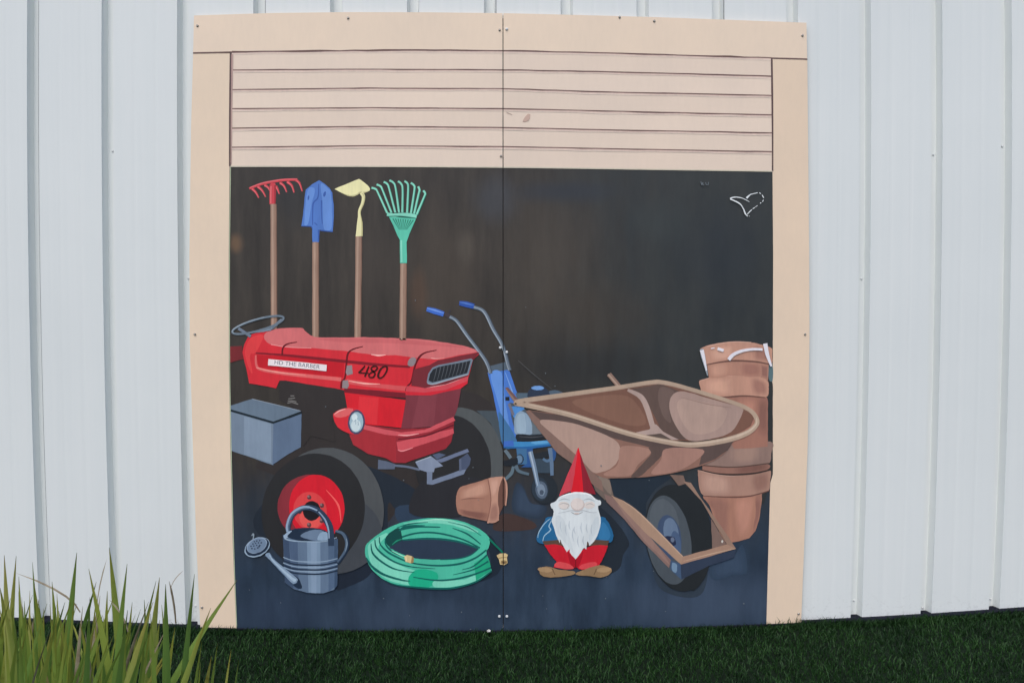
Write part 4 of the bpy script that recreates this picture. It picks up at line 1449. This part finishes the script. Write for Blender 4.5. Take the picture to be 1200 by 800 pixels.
# ------------------------------------------------------------------ marks on the paint
Paint.level = 300
WH = (214, 220, 226)
q = Paint('sprayed_heart', mural, 'small white heart outline sprayed near the top right corner')
G(800, 190, 8.889)
q.S(WH, [(488, 386), (540, 408), (595, 440), (628, 490), (648, 540), (672, 566)], (1.2, 1.7, 1.0, 1.7, .9))
q.S(WH, [(490, 382), (520, 370), (560, 368), (620, 380), (690, 416)], (1.8, 1.2, 1.0, .5))
q.S(WH, [(660, 378), (680, 358), (700, 340)], (2.4, 1.8, .9))
q.S(WH, [(700, 340), (738, 330), (775, 322)], (1.0, .7, 1.0))
for a in ([(792, 322), (808, 332)], [(822, 345), (838, 375)], [(836, 395), (825, 416)], [(800, 432), (812, 425)], [(775, 455), (750, 470)], [(745, 474), (724, 490)], [(715, 498), (690, 520), (668, 545)], [(684, 560), (690, 568)]):
    q.S(WH, a, random.uniform(.5, 1.0), smooth=False)
q.done()
q = Paint('scratched_mark', mural)
for a in ([(185, 205), (195, 245)], [(200, 215), (208, 245), (220, 235)], [(235, 215), (240, 240), (262, 238), (264, 212)], [(198, 225), (212, 222)]):
    q.S((96, 104, 112), a, .9, smooth=False)
q.done()
G(810, 390, 8)
for t, w in (([(95, 160), (112, 225), (140, 350)], (5.0, 3.6, 1.4)), ([(346, 250), (390, 202), (470, 168), (570, 152), (664, 154)], (4.4, 3.8, 3.0, 2.8)),
             ([(688, 98), (708, 200), (746, 312)], (5.2, 4.4, 2.0)), ([(242, 146), (300, 164)], (3.6, 3.2)), ([(180, 146), (215, 138)], (1.4, 1.0))):
    q = Paint('spray_streak', mural)
    if t[0][0] == 95:
        q.S((140, 150, 160), [(92, 150), (108, 220), (150, 400)], (4, 5, 1))
    q.S((216, 214, 224), t, w)
    q.done()
q = Paint('paint_speck', mural)
rng = random.Random(11)
G()
for x, y in ((487, 352), (822, 216), (555, 547), (549, 560), (474, 562), (705, 545), (760, 562), (637, 697), (711, 675), (541, 716), (382, 476), (765, 668), (870, 706), (640, 712), (330, 705), (450, 700),
             (292, 690), (552, 736), (615, 360), (650, 452), (640, 437), (560, 585), (590, 620), (710, 700), (780, 715), (480, 720)):
    q.E((104, 112, 120), x + rng.uniform(-1, 1), y, rng.uniform(.4, .9), rng.uniform(.4, 1.0), n=6)
q.S((84, 86, 88), [(607, 422), (625, 438), (646, 455)], (.4, .8, .3))
q.done()['kind'] = 'stuff'

screw_mural = disc_mesh('screw', 0.0048, 0.004, m_screw)
screw_pale = disc_mesh('screw', 0.0055, 0.004, m_screw_white)
for x, y, pale in ((231.5, 30.5, 0), (408, 21.5, 0), (585.5, 35.5, 0), (593.8, 34.5, 1), (766.5, 25, 0), (940.2, 42, 0), (228.5, 391.5, 0), (943.2, 391.5, 0), (236.8, 711, 0), (935.6, 718.5, 0),
                   (585.2, 721.3, 1), (594, 721.3, 1), (586.2, 407.2, 1), (593.8, 412.4, 1), (587, 183, 0), (726, 20.5, 0)):
    u, w = on_face(x, y)
    s = link('screw', screw_pale if pale else screw_mural, mural)
    s.location = (u, FACE - (0.0011 if y < 200 or x < 260 or x > 905 else 0.0030), w)

# ================================================================== STRAPPY PLANT
m_leaf, nt, b = mat_new('strap_leaf', 0.45, 0.4)
uvn = node(nt, 'ShaderNodeUVMap')
sp = node(nt, 'ShaderNodeSeparateXYZ')
nt.links.new(uvn.outputs[0], sp.inputs[0])
oi = node(nt, 'ShaderNodeObjectInfo')
tcl = node(nt, 'ShaderNodeTexCoord').outputs['Object']
hue = ramp(nt, oi.outputs['Random'], [(0.0, (0.15, 0.29, 0.07)), (0.35, (0.23, 0.37, 0.08)), (0.7, (0.32, 0.43, 0.09)), (0.93, (0.40, 0.47, 0.13)), (1.0, (0.42, 0.42, 0.20))])
along = ramp(nt, sp.outputs[1], [(0.0, (0.85, 0.95, 0.8)), (0.55, (1, 1, 1)), (0.86, (0.95, 0.9, 0.85)), (0.965, (0.85, 0.68, 0.55)), (1.0, (0.6, 0.4, 0.38))])
vein = ramp(nt, noise(nt, uvn.outputs[0], 9, 2, 0.5, (3.0, 0.25, 1)), [(0.35, (0.84, 0.86, 0.8)), (0.65, (1.1, 1.1, 1.1))])
spot = ramp(nt, noise(nt, tcl, 22, 4), [(0.30, (0.7, 0.62, 0.5)), (0.40, (1, 1, 1))])
cc = mix(nt, 1.0, mix(nt, 1.0, mix(nt, 1.0, hue, along, 'MULTIPLY'), vein, 'MULTIPLY'), spot, 'MULTIPLY')
nt.links.new(cc, b.inputs['Base Color'])
tr = node(nt, 'ShaderNodeBsdfTranslucent')
nt.links.new(cc, tr.inputs[0])
ms = node(nt, 'ShaderNodeMixShader')
ms.inputs[0].default_value = 0.4
out = nt.nodes['Material Output']
nt.links.new(b.outputs[0], ms.inputs[1])
nt.links.new(tr.outputs[0], ms.inputs[2])
nt.links.new(ms.outputs[0], out.inputs[0])
m_dry, nt, b = mat_new('dry_leaf', 0.7, 0.2)
tcl = node(nt, 'ShaderNodeTexCoord').outputs['Object']
nt.links.new(ramp(nt, noise(nt, tcl, 30, 4), [(0.3, (0.16, 0.12, 0.075)), (0.7, (0.34, 0.30, 0.22))]), b.inputs['Base Color'])

plant = tag(link('strappy_plant', None), 'clump of long yellow-green strap leaves left of the mural', 'plant')
PX, PY = -0.93, -1.62
plant.location = (PX, PY, lawn_z(PX, PY))
prng = random.Random(21)


def leaf(basep, tip, width, mat, sag=0.0, sweep=0.0, n=12):
    b0, t0 = Vector(basep), Vector(tip)
    d = t0 - b0
    side0 = Vector((-d.y, d.x, 0))
    mid = b0 + d * 0.5 + Vector((-d.x * 0.38, -d.y * 0.38, 0.0)) + Vector((sweep, sweep * 0.3, sag))
    face = prng.uniform(-0.9, 0.9)
    v, f, uv = [], [], []
    for i in range(n + 1):
        t = i / n
        p = b0 * (1 - t) ** 2 + mid * 2 * t * (1 - t) + t0 * t * t
        tan = ((mid - b0) * (1 - t) + (t0 - mid) * t).normalized()
        a = face + 0.35 * t
        s = Vector((math.cos(a), math.sin(a), 0))
        s = (s - tan * s.dot(tan)).normalized()
        nn = tan.cross(s)
        w = width * 0.5 * (0.62 + 0.38 * min(1, t * 3)) * (1.0 if t < 0.74 else max(0.04, 1.0 - ((t - 0.74) / 0.26) ** 1.9))
        for k, (e, h) in enumerate(((-1, 0.0), (0, -0.32), (1, 0.0))):
            v.append(p + s * e * w + nn * h * w)
            uv.append((0.5 + 0.5 * e, t))
        if i:
            a0 = 3 * (i - 1)
            f += [(a0, a0 + 1, a0 + 4, a0 + 3), (a0 + 1, a0 + 2, a0 + 5, a0 + 4)]
    me = bpy.data.meshes.new('leaf')
    me.from_pydata([tuple(q_) for q_ in v], [], f)
    l = me.uv_layers.new(name='UVMap')
    for lp in me.loops:
        l.data[lp.index].uv = uv[lp.vertex_index]
    for pl in me.polygons:
        pl.use_smooth = True
    me.materials.append(mat)
    return link('leaf', me, plant)


def in_plant(px, py, y):
    u, w = on_face(px, py, y)
    return Vector((u - PX, y - PY, w - plant.location.z))


# leaves that stand out in the photograph: tip, where the blade crosses lower down, blade width
HERO = [((5, 650), (14, 800), .012), ((19, 651), (10, 800), .010), ((22, 675), (30, 800), .010), ((38, 658), (32, 800), .009), ((40, 683), (36, 800), .011), ((0, 688), (30, 800), .020),
        ((61, 681), (54, 800), .012), ((66, 708), (62, 800), .011), ((90, 647), (80, 800), .013), ((104, 666), (118, 800), .014), ((113, 681), (70, 800), .013),
        ((128, 641), (146, 800), .014), ((149, 660), (128, 800), .013), ((155, 705), (152, 800), .010), ((169, 702), (166, 800), .010), ((183, 680), (135, 800), .014),
        ((187, 676), (172, 800), .015), ((194, 684), (196, 800), .013), ((228, 672), (208, 800), .013), ((278, 679), (192, 800), .014), ((247, 712), (200, 800), .011),
        ((255, 753), (240, 800), .010), ((248, 768), (232, 800), .013), ((271, 760), (258, 800), .007), ((280, 772), (266, 800), .008), ((235, 775), (224, 800), .009),
        ((47, 745), (52, 800), .012), ((170, 740), (150, 800), .012), ((100, 745), (90, 800), .012), ((205, 735), (196, 800), .012), ((120, 720), (100, 800), .011),
        ((140, 733), (150, 800), .012), ((80, 735), (92, 800), .011), ((10, 715), (4, 800), .013), ((30, 720), (44, 800), .012)]
for (tx, ty), (lx, ly), w in HERO:
    y = PY + prng.uniform(-0.16, 0.16)
    tip = in_plant(tx, ty, y)
    low = in_plant(lx, ly, y + prng.uniform(-0.04, 0.04))
    d = low - tip
    k = tip.z / max(0.02, tip.z - low.z)
    bp = tip + Vector((d.x * min(k, 3.2) * 0.72, d.y * 0.6 + prng.uniform(-.05, .05), 0))
    bp.z = 0.0
    leaf(bp, tip, w * 1.12, m_leaf, 0.0, 0.0)
for i in range(215):
    y = PY + prng.uniform(-0.28, 0.26)
    tx = prng.triangular(-150, 255, 60)
    top = 690 + 70 * abs(prng.gauss(0, 0.8)) + max(0, (tx - 170)) * 0.55
    tip = in_plant(tx, top, y)
    bp = Vector((tip.x * 0.62 + prng.uniform(-.10, .10), (y - PY) * 0.7, 0))
    if i % 8 == 3:                              # some arch over and hang
        tip = tip + Vector((prng.uniform(-.16, .16), prng.uniform(-.1, .1), -prng.uniform(.05, .14)))
    leaf(bp, tip, prng.uniform(.006, .0145), m_dry if prng.random() < 0.07 else m_leaf, prng.uniform(.08, .2) if i % 8 == 3 else 0.0, prng.uniform(-.05, .05))
# thin dry stalks, one of them snapped across
for a, c2, w in (((19, 671), (94, 717), .0035), ((125, 655), (112, 730), .003), ((198, 680), (206, 730), .004), ((215, 668), (200, 690), .002), ((128, 702), (150, 740), .003)):
    y = PY + 0.05
    leaf(in_plant(*c2, y), in_plant(*a, y), w, m_dry, n=5)

# a pale pebble at the foot of the joint
bm = bmesh.new()
bmesh.ops.create_icosphere(bm, subdivisions=2, radius=0.008)
for vtx in bm.verts:
    vtx.co *= 1 + 0.18 * math.sin(vtx.co.x * 700 + vtx.co.y * 500)
    vtx.co.z *= 0.6
me = bpy.data.meshes.new('pebble')
bm.to_mesh(me)
bm.free()
m_peb, nt, b = mat_new('pebble', 0.8, 0.2)
tcl = node(nt, 'ShaderNodeTexCoord').outputs['Object']
nt.links.new(ramp(nt, noise(nt, tcl, 200, 3), [(0.3, (0.42, 0.42, 0.40)), (0.7, (0.62, 0.62, 0.60))]), b.inputs['Base Color'])
me.materials.append(m_peb)
peb = tag(link('pebble', me), 'small pale pebble on the turf below the mural joint', 'pebble')
u, w = on_face(573, 742, -0.05)
peb.location = (u, -0.06, 0.022)
